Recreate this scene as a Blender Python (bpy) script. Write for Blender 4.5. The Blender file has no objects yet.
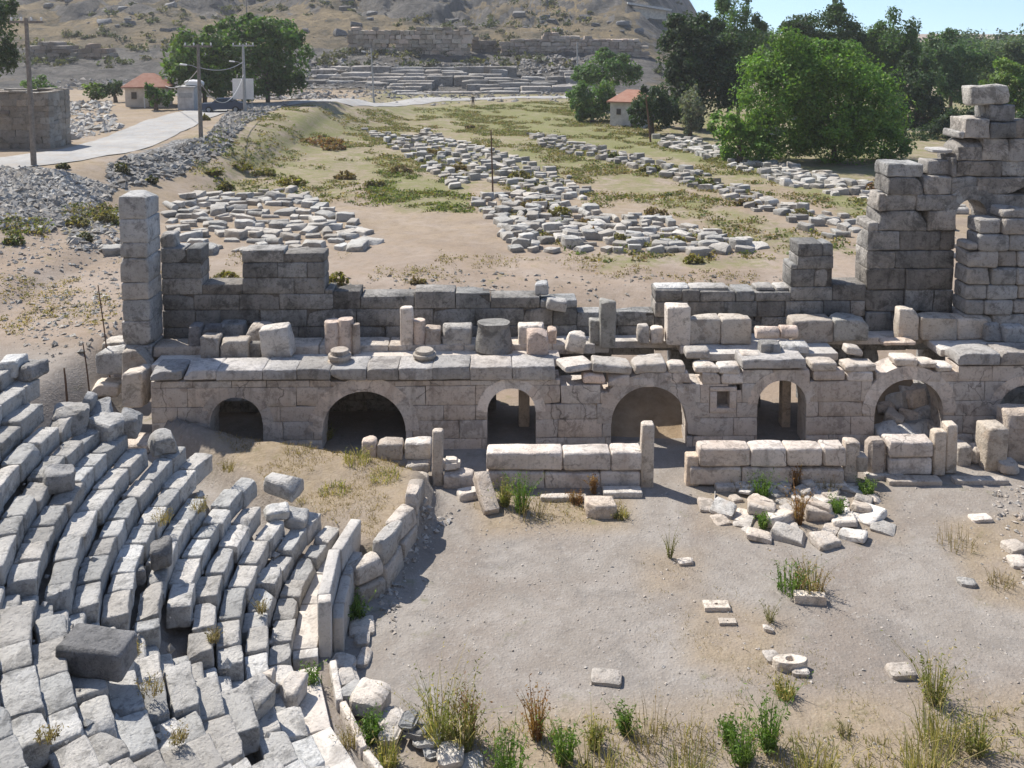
import bpy, bmesh, math, random
import numpy as np
from mathutils import Vector, Matrix, noise, Euler

R = math.radians
rnd = random.Random(7)
npr = np.random.default_rng(11)
scene = bpy.context.scene
COL = scene.collection

# ------------------------------------------------------------------ camera model
CH, PITCH, FPX = 12.7, R(4.5), 920.0
PY0 = 31 + FPX * math.tan(PITCH)         # the photograph is a low crop: its optical centre lies high in the frame
cp, sp = math.cos(PITCH), math.sin(PITCH)

def ray(px, py):
    dx = (px - 512) / FPX; dv = (PY0 - py) / FPX
    return dx, cp + dv * sp, -sp + dv * cp

def G(px, py, z):                       # point of a pixel on a level plane
    dx, dy, dz = ray(px, py); t = (z - CH) / dz
    return Vector((dx * t, dy * t, z))

def Wp(px, py, Y):                      # point of a pixel on an upright plane at distance Y
    dx, dy, dz = ray(px, py); t = Y / dy
    return Vector((dx * t, Y, CH + dz * t))

SY0, SK = 27.15, 0.022
def S(px, py, off=0.0):                 # point of a pixel on the stage front plane moved back by off
    dx, dy, dz = ray(px, py); t = (SY0 + off) / (dy - SK * dx)
    return Vector((dx * t, dy * t, CH + dz * t))
def SP(u, off, z):
    return Vector((u, SY0 + SK * u + off, z))

def project(P):
    z = P[2] - CH
    d = P[1] * cp - z * sp; v = P[1] * sp + z * cp
    return (512 + FPX * P[0] / d, PY0 - FPX * v / d) if d > .1 else (1e6, 1e6)

def ss(x, a, b):
    t = np.clip((x - a) / (b - a), 0, 1); return t * t * (3 - 2 * t)

# ------------------------------------------------------------------ cavea geometry
CX, CY, R0, RW, RH, Z0 = 3.71, 18.96, 8.233, 0.461, 0.332, 0.7
def polar(p): return math.hypot(p[0] - CX, p[1] - CY), math.degrees(math.atan2(p[1] - CY, p[0] - CX)) % 360
def pol(r, th, z=0): return Vector((CX + r * math.cos(R(th)), CY + r * math.sin(R(th)), z))
END_PX = {0: (339, 527), 1: (320, 512), 2: (290, 520), 3: (270, 508), 4: (261, 478), 5: (222, 478), 6: (212, 453), 7: (189, 447),
          8: (156, 449), 9: (137, 434), 10: (112, 422), 11: (77, 414), 12: (45, 404), 13: (58, 378), 14: (36, 361), 15: (14, 347), 16: (-8, 338)}
END_TH = {i: polar(G(x, y, Z0 + RH * i))[1] for i, (x, y) in END_PX.items()}
STAIR_TH = polar(G(76, 600, Z0 + RH * 8))[1]
def end_th(i):
    return END_TH.get(i, END_TH[16] + (i - 16) * 2.2) if i >= 0 else END_TH[0]

# ------------------------------------------------------------------ terrain
MOUND = [(163, 424), (258, 437), (330, 447), (400, 462), (424, 470), (417, 500), (378, 543), (352, 540), (320, 512), (262, 482), (200, 440)]
MOUND_W = np.array([G(x, y, .8)[:2] for x, y in MOUND])
def inside(poly, X, Y):
    X = np.asarray(X, float); Y = np.asarray(Y, float); c = np.zeros(X.shape, bool); n = len(poly)
    for i in range(n):
        x1, y1 = poly[i]; x2, y2 = poly[(i + 1) % n]
        if y1 == y2: continue
        k = ((y1 > Y) != (y2 > Y)) & (X < (x2 - x1) * (Y - y1) / (y2 - y1) + x1)
        c ^= k
    return c
def dist_poly(poly, X, Y):
    X = np.asarray(X, float); Y = np.asarray(Y, float); D = np.full(X.shape, 1e9); n = len(poly)
    for i in range(n):
        a = poly[i]; b = poly[(i + 1) % n]; dx, dy = b[0] - a[0], b[1] - a[1]; L = dx * dx + dy * dy + 1e-9
        t = np.clip(((X - a[0]) * dx + (Y - a[1]) * dy) / L, 0, 1)
        D = np.minimum(D, np.hypot(X - a[0] - t * dx, Y - a[1] - t * dy))
    return D
def lump(X, Y, s, seed=0):
    X = np.asarray(X, float) / s; Y = np.asarray(Y, float) / s; o = np.zeros(X.shape); a = 1; k = 1.0
    rs = np.random.default_rng(seed + 5)
    for _ in range(4):
        for _ in range(3):
            th = rs.uniform(0, 6.28); ph = rs.uniform(0, 6.28)
            o += a * np.sin(k * (X * math.cos(th) + Y * math.sin(th)) * 2.2 + ph + 1.3 * np.sin(k * 1.1 * (X * math.sin(th) - Y * math.cos(th)) + ph * 2)) / 3
        a *= .5; k *= 2.03
    return o
HY = [0, 152, 160, 168, 180, 188, 193.5, 206, 230, 270, 350, 450, 700, 3000]
HZ = [0, 0, .4, 1.6, 4.0, 5.6, 6.6, 10.5, 15.5, 26, 52, 66, 62, 40]
def zg(X, Y):
    X = np.asarray(X, float); Y = np.asarray(Y, float)
    f = 2.0 * ss(Y, 31.6, 39)
    wl = ss(-X, 12.2, 14.5)
    f = f * (1 - wl) + 2.1 * wl
    f = np.maximum(f, 2.6 * ss(-X, 15, 21) * ss(Y, 20, 26))
    # raised bank under the road on the left
    bank = 1.9 * ss(Y + .35 * X, 22, 40) * ss(-X + .12 * Y, 26, 34) * (1 - ss(Y, 105, 140))
    f = f + bank
    f = f + (.10 * lump(X, Y, 6, 1) + .03 * lump(X, Y, 1.3, 2)) * ss(Y, 32, 43)
    f = f + .25 * lump(X, Y, 18, 4) * ss(Y, 60, 110)
    # orchestra
    rr = np.hypot(X - CX, Y - CY)
    f = f + .02 * lump(X, Y, .9, 3) * (1 - ss(Y, 27, 31))
    # hill
    hw = 1 - ss(X / np.maximum(Y, 1), .11, .25)
    hl = np.interp(Y + 6 * lump(X, X * 0, 30, 8) * ss(Y, 192, 215), HY, HZ)
    rough = (2.2 * lump(X, Y, 20, 6) + .9 * lump(X, Y, 6, 7) + 3.0 * ss(lump(X, Y, 24, 15), .1, .35) + .8 * lump(X, Y, 2.6, 17)) * ss(Y, 200, 235) + .45 * lump(X, Y, 3, 9) * ss(Y, 160, 170)
    f = f + hw * (hl + rough)
    # earth ramp between the seats and the stage
    ins = inside(MOUND_W, X, Y); dp = dist_poly(MOUND_W, X, Y)
    mz = .78 + np.clip(-(X + 8) * .16, 0, .8) + .05 * lump(X, Y, .8, 12)
    sd = np.where(ins, dp, -dp)
    f = np.maximum(f, mz * ss(sd, -.45, .12))
    # earth below the seats
    th = np.degrees(np.arctan2(Y - CY, X - CX)) % 360
    i = (rr - R0) / RW
    eth = np.interp(np.clip(i, 0, 16), range(17), [END_TH[k] for k in range(17)])
    cone = Z0 - .30 + RH * (np.floor(i) + ss(i - np.floor(i), .72, .98) - 1.0) 
    cone = np.where(i > 23, Z0 - .42 + RH * 22.7 + (i - 23) * .3, cone)
    edge = ss((th - eth) * rr / 57.3, .05, .5) * (1 - ss(th, 300, 318)) * ss(i, -.25, .25)
    inn = (rr > R0 - 1.18) & (i <= .25) & (th > END_TH[0]) & (th < 318)
    f = np.where(inn, np.maximum(f, .2 * ss(rr, R0 - 1.03, R0 - .63)), f)
    f = f * (1 - edge) + np.maximum(cone, f * 0) * edge
    return f
def zs(x, y): return float(zg(np.array([x]), np.array([y]))[0])
def T(px, py):                          # where a pixel's line of sight meets the terrain
    dx, dy, dz = ray(px, py)
    n = 260; Y = np.geomspace(11, 900, n * 8); t = Y / dy
    h = CH + dz * t - zg(dx * t, Y)
    k = np.argmax(h < 0)
    if h[k] >= 0: k = len(Y) - 1
    a, b = Y[max(k - 1, 0)], Y[k]
    for _ in range(18):
        m = .5 * (a + b); tm = m / dy
        if CH + dz * tm - zs(dx * tm, m) > 0: a = m
        else: b = m
    t = b / dy
    return Vector((dx * t, b, zs(dx * t, b)))

# ------------------------------------------------------------------ mesh building
class MB:
    def __init__(s): s.v = []; s.f = []; s.c = []; s.m = []; s.n = 0
    def add(s, V, F, col=(1, 1, 1), mi=0):
        V = np.asarray(V, float)
        s.v.append(V); s.f.extend([tuple(i + s.n for i in f) for f in F]); s.m.extend([mi] * len(F))
        c = np.asarray(col, float)
        if c.ndim == 1: c = np.tile(c[:3], (len(V), 1))
        s.c.append(c); s.n += len(V)
    def mesh(s, name, mats, smooth=True):
        me = bpy.data.meshes.new(name)
        V = np.concatenate(s.v) if s.v else np.zeros((0, 3))
        me.from_pydata(V.tolist(), [], s.f)
        at = me.color_attributes.new('tone', 'FLOAT_COLOR', 'POINT')
        C = np.concatenate(s.c); C = np.concatenate([C, np.ones((len(C), 1))], 1)
        at.data.foreach_set('color', C.astype(np.float32).ravel())
        if not isinstance(mats, (list, tuple)): mats = [mats]
        for m in mats: me.materials.append(m)
        if len(mats) > 1: me.polygons.foreach_set('material_index', s.m)
        if smooth: me.polygons.foreach_set('use_smooth', [True] * len(me.polygons))
        me.update()
        if smooth: me.set_sharp_from_angle(angle=R(32))
        return me
    def build(s, name, mats, parent=None, loc=None, smooth=True):
        if loc is not None and len(s.v):
            o3 = np.array(loc, float); s.v = [v - o3 for v in s.v]
        return link(name, s.mesh(name, mats, smooth), parent, loc)

def link(name, data, parent=None, loc=None):
    o = bpy.data.objects.new(name, data); COL.objects.link(o)
    if parent is not None: o.parent = parent
    if loc is not None:
        o.location = loc
    return o
def tag(o, label=None, cat=None, group=None, kind=None):
    if label: o['label'] = label
    if cat: o['category'] = cat
    if group: o['group'] = group
    if kind: o['kind'] = kind
    elif cat: o['kind'] = 'thing'
    return o
def empty(name, loc, label, cat, group=None, rz=0):
    o = bpy.data.objects.new(name, None); COL.objects.link(o); o.location = loc; o.rotation_euler = (0, 0, rz)
    o.empty_display_size = .2
    return tag(o, label, cat, group)

_boxtopo = {}
def box_topo(nx, ny, nz):
    k = (nx, ny, nz)
    if k in _boxtopo: return _boxtopo[k]
    idx = {}; P = []; F = []
    def vid(i, j, l):
        if (i, j, l) not in idx: idx[(i, j, l)] = len(P); P.append((i, j, l))
        return idx[(i, j, l)]
    for i in range(nx):
        for j in range(ny):
            F.append((vid(i, j, 0), vid(i, j + 1, 0), vid(i + 1, j + 1, 0), vid(i + 1, j, 0)))
            F.append((vid(i, j, nz), vid(i + 1, j, nz), vid(i + 1, j + 1, nz), vid(i, j + 1, nz)))
    for i in range(nx):
        for l in range(nz):
            F.append((vid(i, 0, l), vid(i + 1, 0, l), vid(i + 1, 0, l + 1), vid(i, 0, l + 1)))
            F.append((vid(i, ny, l), vid(i, ny, l + 1), vid(i + 1, ny, l + 1), vid(i + 1, ny, l)))
    for j in range(ny):
        for l in range(nz):
            F.append((vid(0, j, l), vid(0, j, l + 1), vid(0, j + 1, l + 1), vid(0, j + 1, l)))
            F.append((vid(nx, j, l), vid(nx, j + 1, l), vid(nx, j + 1, l + 1), vid(nx, j, l + 1)))
    _boxtopo[k] = (np.array(P, int), F); return _boxtopo[k]
def axis(L, n, b):
    if n == 1: return np.array([-L / 2, L / 2])
    if n == 2: return np.array([-L / 2, 0, L / 2])
    b = min(b, L * .2)
    return np.concatenate([[-L / 2], np.linspace(-L / 2 + b, L / 2 - b, n - 1), [L / 2]])
def rough_box(L, W, H, seed=0, n=(4, 4, 4), bev=.04, amp=.03, chip=.0, taper=0.0, freq=1.6):
    """a worn stone block, base at z=0, centred in x and y"""
    P, F = box_topo(*n)
    ax, ay, az = axis(L, n[0], bev), axis(W, n[1], bev), axis(H, n[2], bev)
    V = np.stack([ax[P[:, 0]], ay[P[:, 1]], az[P[:, 2]]], 1)
    # round the arrises
    d = np.stack([(P[:, 0] == 0) | (P[:, 0] == n[0]), (P[:, 1] == 0) | (P[:, 1] == n[1]), (P[:, 2] == 0) | (P[:, 2] == n[2])], 1).astype(float)
    k = d.sum(1)
    sgn = np.sign(V)
    V = V - sgn * d * (np.where(k >= 3, .58, np.where(k == 2, .38, 0)) * bev)[:, None]
    rs = np.random.default_rng(seed)
    o = rs.uniform(-50, 50, 3)
    N = np.array([noise.noise_vector(Vector((v * freq + o).tolist())) for v in V])
    N2 = np.array([noise.noise_vector(Vector((v * freq * 3.1 + o).tolist())) for v in V])
    V = V + amp * (N * 1.0 + N2 * .45)
    if taper: V[:, :2] *= (1 - taper * (V[:, 2:3] / H + .5))
    if chip > 0:                         # knock corners off
        for _ in range(rs.integers(1, 4)):
            c = np.array([L, W, H]) / 2 * rs.choice([-1, 1], 3); c0 = c.copy()
            if rs.random() < .75: c[2] = H / 2
            nrm = np.sign(c) * .577 + rs.normal(0, .35, 3); nrm /= np.linalg.norm(nrm)
            lim = (V @ nrm).max() - chip * rs.uniform(.06, .30) * min(L, W, H)
            ex = np.maximum(V @ nrm - lim, 0)
            V = V - ex[:, None] * nrm
    V[:, 2] += H / 2
    return V, F
def xf(V, loc=(0, 0, 0), rz=0., rx=0., ry=0.):
    M = np.array(Euler((rx, ry, rz)).to_matrix())
    return V @ M.T + np.array(loc)
def plain_box(L, W, H):
    P, F = box_topo(1, 1, 1)
    return np.stack([axis(L, 1, 0)[P[:, 0]], axis(W, 1, 0)[P[:, 1]], axis(H, 1, 0)[P[:, 2]] + H / 2], 1), F
def lathe(prof, n=20, wob=0., seed=0, cap=True):
    """surface of revolution from (radius, z) pairs"""
    V = []; F = []; rs = np.random.default_rng(seed); o = rs.uniform(-9, 9, 3)
    for (r, z) in prof:
        for k in range(n):
            a = 2 * math.pi * k / n; p = Vector((math.cos(a) * r, math.sin(a) * r, z))
            q = p + wob * noise.noise_vector(p * 2.2 + Vector(o.tolist())); V.append(tuple(q))
    for j in range(len(prof) - 1):
        for k in range(n):
            F.append((j * n + k, j * n + (k + 1) % n, (j + 1) * n + (k + 1) % n, (j + 1) * n + k))
    if cap:
        F.append(tuple(range(n))[::-1]); F.append(tuple((len(prof) - 1) * n + k for k in range(n)))
    return np.array(V), F
def tube(pts, rad, n=6):
    V = []; F = []; m = len(pts)
    for j, p in enumerate(pts):
        p = Vector(p); a = Vector(pts[max(j - 1, 0)]); b = Vector(pts[min(j + 1, m - 1)]); t = (b - a).normalized()
        x = t.cross(Vector((0, 0, 1)) if abs(t.z) < .9 else Vector((1, 0, 0))).normalized(); y = t.cross(x)
        r = rad[j] if hasattr(rad, '__len__') else rad
        for k in range(n):
            an = 2 * math.pi * k / n; V.append(tuple(p + r * (math.cos(an) * x + math.sin(an) * y)))
    for j in range(m - 1):
        for k in range(n): F.append((j * n + k, j * n + (k + 1) % n, (j + 1) * n + (k + 1) % n, (j + 1) * n + k))
    F.append(tuple(range(n))[::-1]); F.append(tuple((m - 1) * n + k for k in range(n)))
    return np.array(V), F
def tone(lo=.8, hi=1.15, warm=.04):
    b = rnd.uniform(lo, hi); w = rnd.uniform(-warm, warm)
    return (b * (1 + w), b, b * (1 - w))

# ------------------------------------------------------------------ materials
class NT:
    def __init__(s, name):
        s.m = bpy.data.materials.new(name); s.m.use_nodes = True; s.t = s.m.node_tree; s.t.nodes.clear()
        s.out = s.n('ShaderNodeOutputMaterial')
    def n(s, kind, **kw):
        x = s.t.nodes.new(kind)
        for k, v in kw.items(): setattr(x, k, v)
        return x
    def put(s, sock, v):
        if hasattr(v, 'is_output'): s.t.links.new(v, sock)
        elif v is not None:
            if sock.type == 'RGBA' and len(v) == 3: v = (*v, 1)
            sock.default_value = v
    def noise(s, vec, scale, detail=6, rough=.6, dist=0.):
        x = s.n('ShaderNodeTexNoise'); s.put(x.inputs['Vector'], vec); x.inputs['Scale'].default_value = scale
        x.inputs['Detail'].default_value = detail; x.inputs['Roughness'].default_value = rough; x.inputs['Distortion'].default_value = dist
        return x.outputs['Fac']
    def vor(s, vec, scale, feature='F1'):
        x = s.n('ShaderNodeTexVoronoi'); x.feature = feature; s.put(x.inputs['Vector'], vec); x.inputs['Scale'].default_value = scale
        return x
    def ramp(s, fac, a, b, lo=0., hi=1.):
        x = s.n('ShaderNodeMapRange'); s.put(x.inputs[0], fac); x.inputs[1].default_value = a; x.inputs[2].default_value = b
        x.inputs[3].default_value = lo; x.inputs[4].default_value = hi; return x.outputs[0]
    def mix(s, fac, a, b, mode='MIX'):
        x = s.n('ShaderNodeMix'); x.data_type = 'RGBA'; x.blend_type = mode
        s.put(x.inputs[0], fac); s.put(x.inputs[6], a); s.put(x.inputs[7], b); return x.outputs[2]
    def math(s, op, a, b=None):
        x = s.n('ShaderNodeMath'); x.operation = op; s.put(x.inputs[0], a)
        if b is not None: s.put(x.inputs[1], b)
        return x.outputs[0]
    def bump(s, h, strength, dist, nrm=None):
        x = s.n('ShaderNodeBump'); x.inputs['Strength'].default_value = strength; x.inputs['Distance'].default_value = dist
        s.put(x.inputs['Height'], h)
        if nrm is not None: s.put(x.inputs['Normal'], nrm)
        return x.outputs[0]
    def bsdf(s, col, rough=.9, nrm=None, spec=.25, metal=0.):
        x = s.n('ShaderNodeBsdfPrincipled'); s.put(x.inputs['Base Color'], col); s.put(x.inputs['Roughness'], rough)
        x.inputs['Specular IOR Level'].default_value = spec; x.inputs['Metallic'].default_value = metal
        if nrm is not None: s.put(x.inputs['Normal'], nrm)
        s.t.links.new(x.outputs[0], s.out.inputs[0]); return x
    def pos(s): return s.n('ShaderNodeNewGeometry').outputs['Position']
    def attr(s, name='tone'):
        x = s.n('ShaderNodeAttribute'); x.attribute_name = name; return x

def stone_mat(name, base, dark, light, stain=.5, scale=1.0, bump=.6, rust=None, var=.25, streak=0., crack=0.):
    m = NT(name); P = m.pos(); at = m.attr().outputs['Color']
    big = m.noise(P, .8 * scale, 6, .65, .5); patch = m.noise(P, 1.9 * scale, 9, .74, .5); med = m.noise(P, 5.5 * scale, 8, .72, .3); fine = m.noise(P, 17 * scale, 5, .72); speck = m.noise(P, 44 * scale, 3, .75)
    c = m.mix(m.ramp(big, .40, .60), base, light)
    c = m.mix(m.ramp(patch, .575 - .10 * stain, .655 - .10 * stain, 0, .62), c, dark)
    c = m.mix(m.ramp(med, .60 - .14 * stain, .70 - .14 * stain, 0, .50), c, dark)
    c = m.mix(m.ramp(med, .42, .30, 0, .5), c, light)
    c = m.mix(m.ramp(fine, .54, .66, 0, .35 + .3 * stain), c, dark)
    c = m.mix(m.ramp(speck, .58, .70, 0, .45), c, light)
    if streak:
        mp = m.n('ShaderNodeMapping'); m.put(mp.inputs['Vector'], P); mp.inputs['Scale'].default_value = (2.6, 2.6, .22)
        c = m.mix(m.ramp(m.noise(mp.outputs[0], 1., 6, .7, .2), .52, .68, 0, streak), c, dark)
    cr = None
    if crack:
        wv = m.n('ShaderNodeVectorMath'); wv.operation = 'ADD'; wn = m.n('ShaderNodeTexNoise'); wn.inputs['Scale'].default_value = 2.2; wn.inputs['Detail'].default_value = 4; m.put(wn.inputs['Vector'], P)
        sc_ = m.n('ShaderNodeVectorMath'); sc_.operation = 'SCALE'; sc_.inputs['Scale'].default_value = .5; m.put(sc_.inputs[0], wn.outputs['Color']); m.put(wv.inputs[0], P); m.put(wv.inputs[1], sc_.outputs[0])
        ve = m.vor(wv.outputs[0], .75, 'DISTANCE_TO_EDGE'); cr = m.math('MULTIPLY', m.ramp(ve.outputs['Distance'], .004, .016, 1, 0), m.ramp(m.noise(P, .6, 3), .48, .56, 0, crack))
        c = m.mix(cr, c, tuple(v * .3 for v in dark))
    if rust: c = m.mix(m.ramp(m.noise(P, 1.7 * scale, 5, .6, .8), .55, .72, 0, .55), c, rust)
    oi = m.n('ShaderNodeObjectInfo').outputs['Random']
    c = m.mix(1.0, c, at, 'MULTIPLY')
    v = m.ramp(oi, 0, 1, 1 - var, 1 + var * .7)
    hv = m.n('ShaderNodeHueSaturation'); m.put(hv.inputs['Color'], c); m.put(hv.inputs['Value'], v)
    pits = m.vor(P, 9 * scale).outputs['Distance']
    h = m.math('ADD', m.math('MULTIPLY', med, .9), m.math('ADD', m.math('MULTIPLY', fine, .45), m.math('MULTIPLY', m.ramp(pits, 0, .35), .25)))
    h = m.math('ADD', h, m.math('MULTIPLY', speck, .12))
    m.bsdf(hv.outputs[0], .92, m.bump(h, bump, .09 / scale), .2)
    return m.m

M = {}
M['seat'] = stone_mat('weathered_grey_limestone', (.40, .383, .36), (.14, .135, .127), (.51, .49, .462), .46, 1.0, .8)
M['wall'] = stone_mat('pinkish_limestone_masonry', (.565, .49, .43), (.235, .20, .175), (.645, .58, .52), .46, .9, .5, rust=(.50, .40, .335), streak=.45, crack=.6)
M['dark'] = stone_mat('lichen_dark_masonry', (.19, .182, .17), (.055, .053, .05), (.31, .295, .275), .55, .8, .8, streak=.4, crack=.3)
M['grey'] = stone_mat('grey_limestone_masonry', (.35, .335, .315), (.12, .115, .108), (.47, .45, .425), .52, .9, .7)
M['pale'] = stone_mat('pale_limestone_block', (.52, .46, .40), (.20, .175, .15), (.62, .565, .505), .46, 1.1, .7, rust=(.48, .375, .29))
M['field'] = stone_mat('bleached_field_stone', (.36, .335, .30), (.15, .142, .13), (.46, .435, .395), .35, .7, .6)
M['marble'] = stone_mat('worn_pavement', (.52, .475, .43), (.26, .235, .21), (.60, .56, .515), .38, .8, .4)
M['cornice'] = stone_mat('stained_cornice_stone', (.44, .41, .38), (.19, .175, .165), (.54, .505, .475), .5, .9, .7, streak=.3)
M['boulder'] = stone_mat('dark_grey_boulder', (.22, .215, .21), (.08, .08, .08), (.34, .33, .32), .5, 1.2, .8)

def leaf_mat():
    m = NT('leaves'); at = m.attr().outputs['Color']
    P = m.pos(); c = m.mix(m.ramp(m.noise(P, .55, 3), .35, .65, 0, .35), at, m.mix(1, at, (1.25, 1.2, .7), 'MULTIPLY'))
    d = m.n('ShaderNodeBsdfPrincipled'); m.put(d.inputs['Base Color'], c); d.inputs['Roughness'].default_value = .6; d.inputs['Specular IOR Level'].default_value = .3
    t = m.n('ShaderNodeBsdfTranslucent'); m.put(t.inputs['Color'], m.mix(1, c, (1.2, 1.35, .6), 'MULTIPLY'))
    x = m.n('ShaderNodeMixShader'); x.inputs[0].default_value = .42
    m.t.links.new(d.outputs[0], x.inputs[1]); m.t.links.new(t.outputs[0], x.inputs[2]); m.t.links.new(x.outputs[0], m.out.inputs[0])
    return m.m
M['leaf'] = leaf_mat()
def simple(name, col, rough=.7, metal=0., var=.25, scale=6, bump=.2, spec=.3):
    m = NT(name); P = m.pos(); n1 = m.noise(P, scale, 6, .65)
    c = m.mix(m.ramp(n1, .35, .7), tuple(v * (1 - var) for v in col), tuple(min(1, v * (1 + var)) for v in col))
    m.bsdf(c, rough, m.bump(n1, bump, .02), spec, metal); return m.m
M['bark'] = simple('bark', (.13, .10, .075), .95, var=.4, scale=9, bump=.6)
M['pole'] = simple('weathered_pole_wood', (.22, .195, .17), .9, var=.3)
M['polegrey'] = simple('galvanised_pole', (.36, .36, .35), .7, var=.15)
M['rust'] = simple('rusty_iron', (.12, .07, .045), .85, var=.35, scale=20)
M['wire'] = simple('dark_cable', (.06, .06, .06), .7)
M['plaster'] = simple('stained_plaster', (.55, .50, .43), .9, var=.22, scale=1.5)
M['white'] = simple('white_paint', (.72, .71, .69), .6, var=.08)
M['grime'] = simple('dirty_white_panel', (.5, .49, .47), .7, var=.2, scale=2)
M['carpaint'] = simple('dark_blue_car_paint', (.03, .05, .09), .3, var=.1, spec=.5)
M['glass'] = simple('dark_glass', (.02, .025, .03), .08, var=.1, spec=.6)
M['rubber'] = simple('tyre_rubber', (.02, .02, .02), .9)
M['cloth'] = simple('dark_cloth', (.04, .045, .06), .95)
M['skin'] = simple('skin', (.42, .27, .2), .6)
M['slot'] = simple('recess_shade_stone', (.17, .15, .135), .95)  # dark colour stands in for the shade inside the window slots
def roof_mat():
    m = NT('red_roof_tiles'); P = m.pos(); w = m.n('ShaderNodeTexWave'); w.inputs['Scale'].default_value = 4.; w.inputs['Distortion'].default_value = 1.; m.put(w.inputs['Vector'], P)
    n1 = m.noise(P, 2.2, 6, .7)
    c = m.mix(m.ramp(n1, .35, .68), (.36, .17, .115), (.45, .27, .20)); c = m.mix(m.ramp(w.outputs['Fac'], 0, .4, .5, 0), c, (.22, .09, .06))
    m.bsdf(c, .85, m.bump(w.outputs['Fac'], .6, .06)); return m.m
M['roof'] = roof_mat()

def ground_mat():
    m = NT('earth_and_gravel'); P = m.pos()
    w = m.attr('cover'); sep = m.n('ShaderNodeSeparateColor'); m.t.links.new(w.outputs['Color'], sep.inputs[0])
    gr, sc, dr = sep.outputs[0], sep.outputs[1], sep.outputs[2]
    w2 = m.attr('cover2'); sep2 = m.n('ShaderNodeSeparateColor'); m.t.links.new(w2.outputs['Color'], sep2.inputs[0])
    orc, hil, rock = sep2.outputs[0], sep2.outputs[1], sep2.outputs[2]
    n05 = m.noise(P, .12, 6, .65, .5); n1 = m.noise(P, .5, 8, .66, .6); n3 = m.noise(P, 2.3, 8, .7, .3); n9 = m.noise(P, 9, 6, .72); n30 = m.noise(P, 34, 4, .75)
    peb = m.vor(P, 13).outputs['Distance']; peb2 = m.vor(P, 5.5)
    # dry earth
    n2 = m.noise(P, .19, 7, .68, .8)
    c = m.mix(m.ramp(n2, .36, .64), (.225, .178, .14), (.32, .265, .22))
    c = m.mix(m.ramp(n1, .42, .68, 0, .6), c, (.30, .225, .165))
    c = m.mix(m.ramp(n3, .48, .72, 0, .65), c, (.19, .145, .10))
    c = m.mix(m.ramp(n9, .55, .75, 0, .5), c, (.37, .315, .255))
    # orchestra gravel
    og = m.mix(m.ramp(n1, .36, .64), (.225, .198, .172), (.30, .272, .245))
    og = m.mix(m.ramp(n2, .46, .60, 0, .7), og, (.20, .165, .138)); og = m.mix(m.ramp(m.noise(P, .33, 5, .7, 1.2), .54, .64, 0, .55), og, (.17, .155, .142))
    og = m.mix(m.ramp(n3, .50, .70, 0, .6), og, (.165, .145, .128))
    og = m.mix(m.ramp(n9, .55, .70, 0, .6), og, (.36, .342, .32))
    c = m.mix(orc, c, og)
    # dry grass, green grass
    dg = m.mix(m.ramp(n3, .35, .65), (.29, .225, .14), (.19, .145, .085)); dg = m.mix(m.ramp(n9, .48, .68, 0, .6), dg, (.36, .30, .20))
    c = m.mix(m.math('MULTIPLY', m.math('MULTIPLY', dr, m.ramp(n1, .30, .56)), .85), c, dg)
    gg = m.mix(m.ramp(n3, .35, .7), (.11, .135, .04), (.165, .175, .065)); gg = m.mix(m.ramp(n9, .42, .66, 0, .75), gg, (.235, .195, .11))
    gw = m.math('ADD', gr, m.math('ADD', m.ramp(n1, .25, .75, -.45, .45), m.ramp(n3, .25, .75, -.4, .4)))
    c = m.mix(m.ramp(gw, .25, .85, 0, .92), c, gg)
    # hill: dry slopes with scrub
    hg = m.mix(m.ramp(m.noise(P, .045, 7, .7, .8), .40, .58), (.40, .31, .19), (.25, .21, .15))
    hg = m.mix(m.ramp(m.noise(P, .13, 8, .74, .5), .48, .60, 0, .85), hg, (.13, .12, .09))
    hg = m.mix(m.ramp(m.noise(P, .35, 6, .75), .55, .68, 0, .7), hg, (.25, .235, .215))
    c = m.mix(hil, c, hg)
    # bare rock
    rk = m.mix(m.ramp(m.noise(P, .22, 8, .75, .5), .40, .60), (.14, .135, .13), (.28, .262, .24))
    c = m.mix(m.ramp(m.math('ADD', rock, m.ramp(m.noise(P, .1, 6, .7), .3, .7, -.4, .4)), .4, .6), c, rk)
    # scree
    st = m.mix(m.ramp(peb2.outputs['Color'], .2, .9), (.17, .168, .165), (.33, .325, .315))
    st = m.mix(m.ramp(peb2.outputs['Distance'], .42, .62, 0, .8), st, (.09, .085, .08))
    c = m.mix(m.ramp(m.math('ADD', sc, m.ramp(n1, .3, .7, -.4, .4)), .4, .58), c, st)
    c = m.mix(m.ramp(n30, .56, .72, 0, .35), c, (.40, .37, .33))
    c = m.mix(m.ramp(n30, .44, .30, 0, .4), c, (.12, .10, .085))
    h = m.math('ADD', m.math('MULTIPLY', n9, .5), m.math('ADD', m.math('MULTIPLY', m.ramp(peb, 0, .5, 1, 0), .25), m.math('MULTIPLY', n3, .9)))
    hb = m.math('MULTIPLY', m.math('ADD', m.noise(P, .3, 9, .78, .4), m.math('MULTIPLY', m.noise(P, .9, 6, .75), .5)), hil)
    m.bsdf(c, .97, m.bump(hb, 1.0, 3.5, m.bump(h, .55, .08)), .1); return m.m
M['ground'] = ground_mat()
def road_mat():
    m = NT('dusty_asphalt'); P = m.pos(); n1 = m.noise(P, .3, 6, .65); n2 = m.noise(P, 3, 6, .7)
    c = m.mix(m.ramp(n1, .35, .65), (.26, .258, .255), (.37, .36, .345)); c = m.mix(m.ramp(n2, .45, .7, 0, .6), c, (.24, .21, .175)); c = m.mix(m.ramp(m.noise(P, .9, 6, .7), .5, .62, 0, .5), c, (.34, .29, .235))
    m.bsdf(c, .9, m.bump(n2, .2, .03), .2); return m.m
M['road'] = road_mat()

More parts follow.
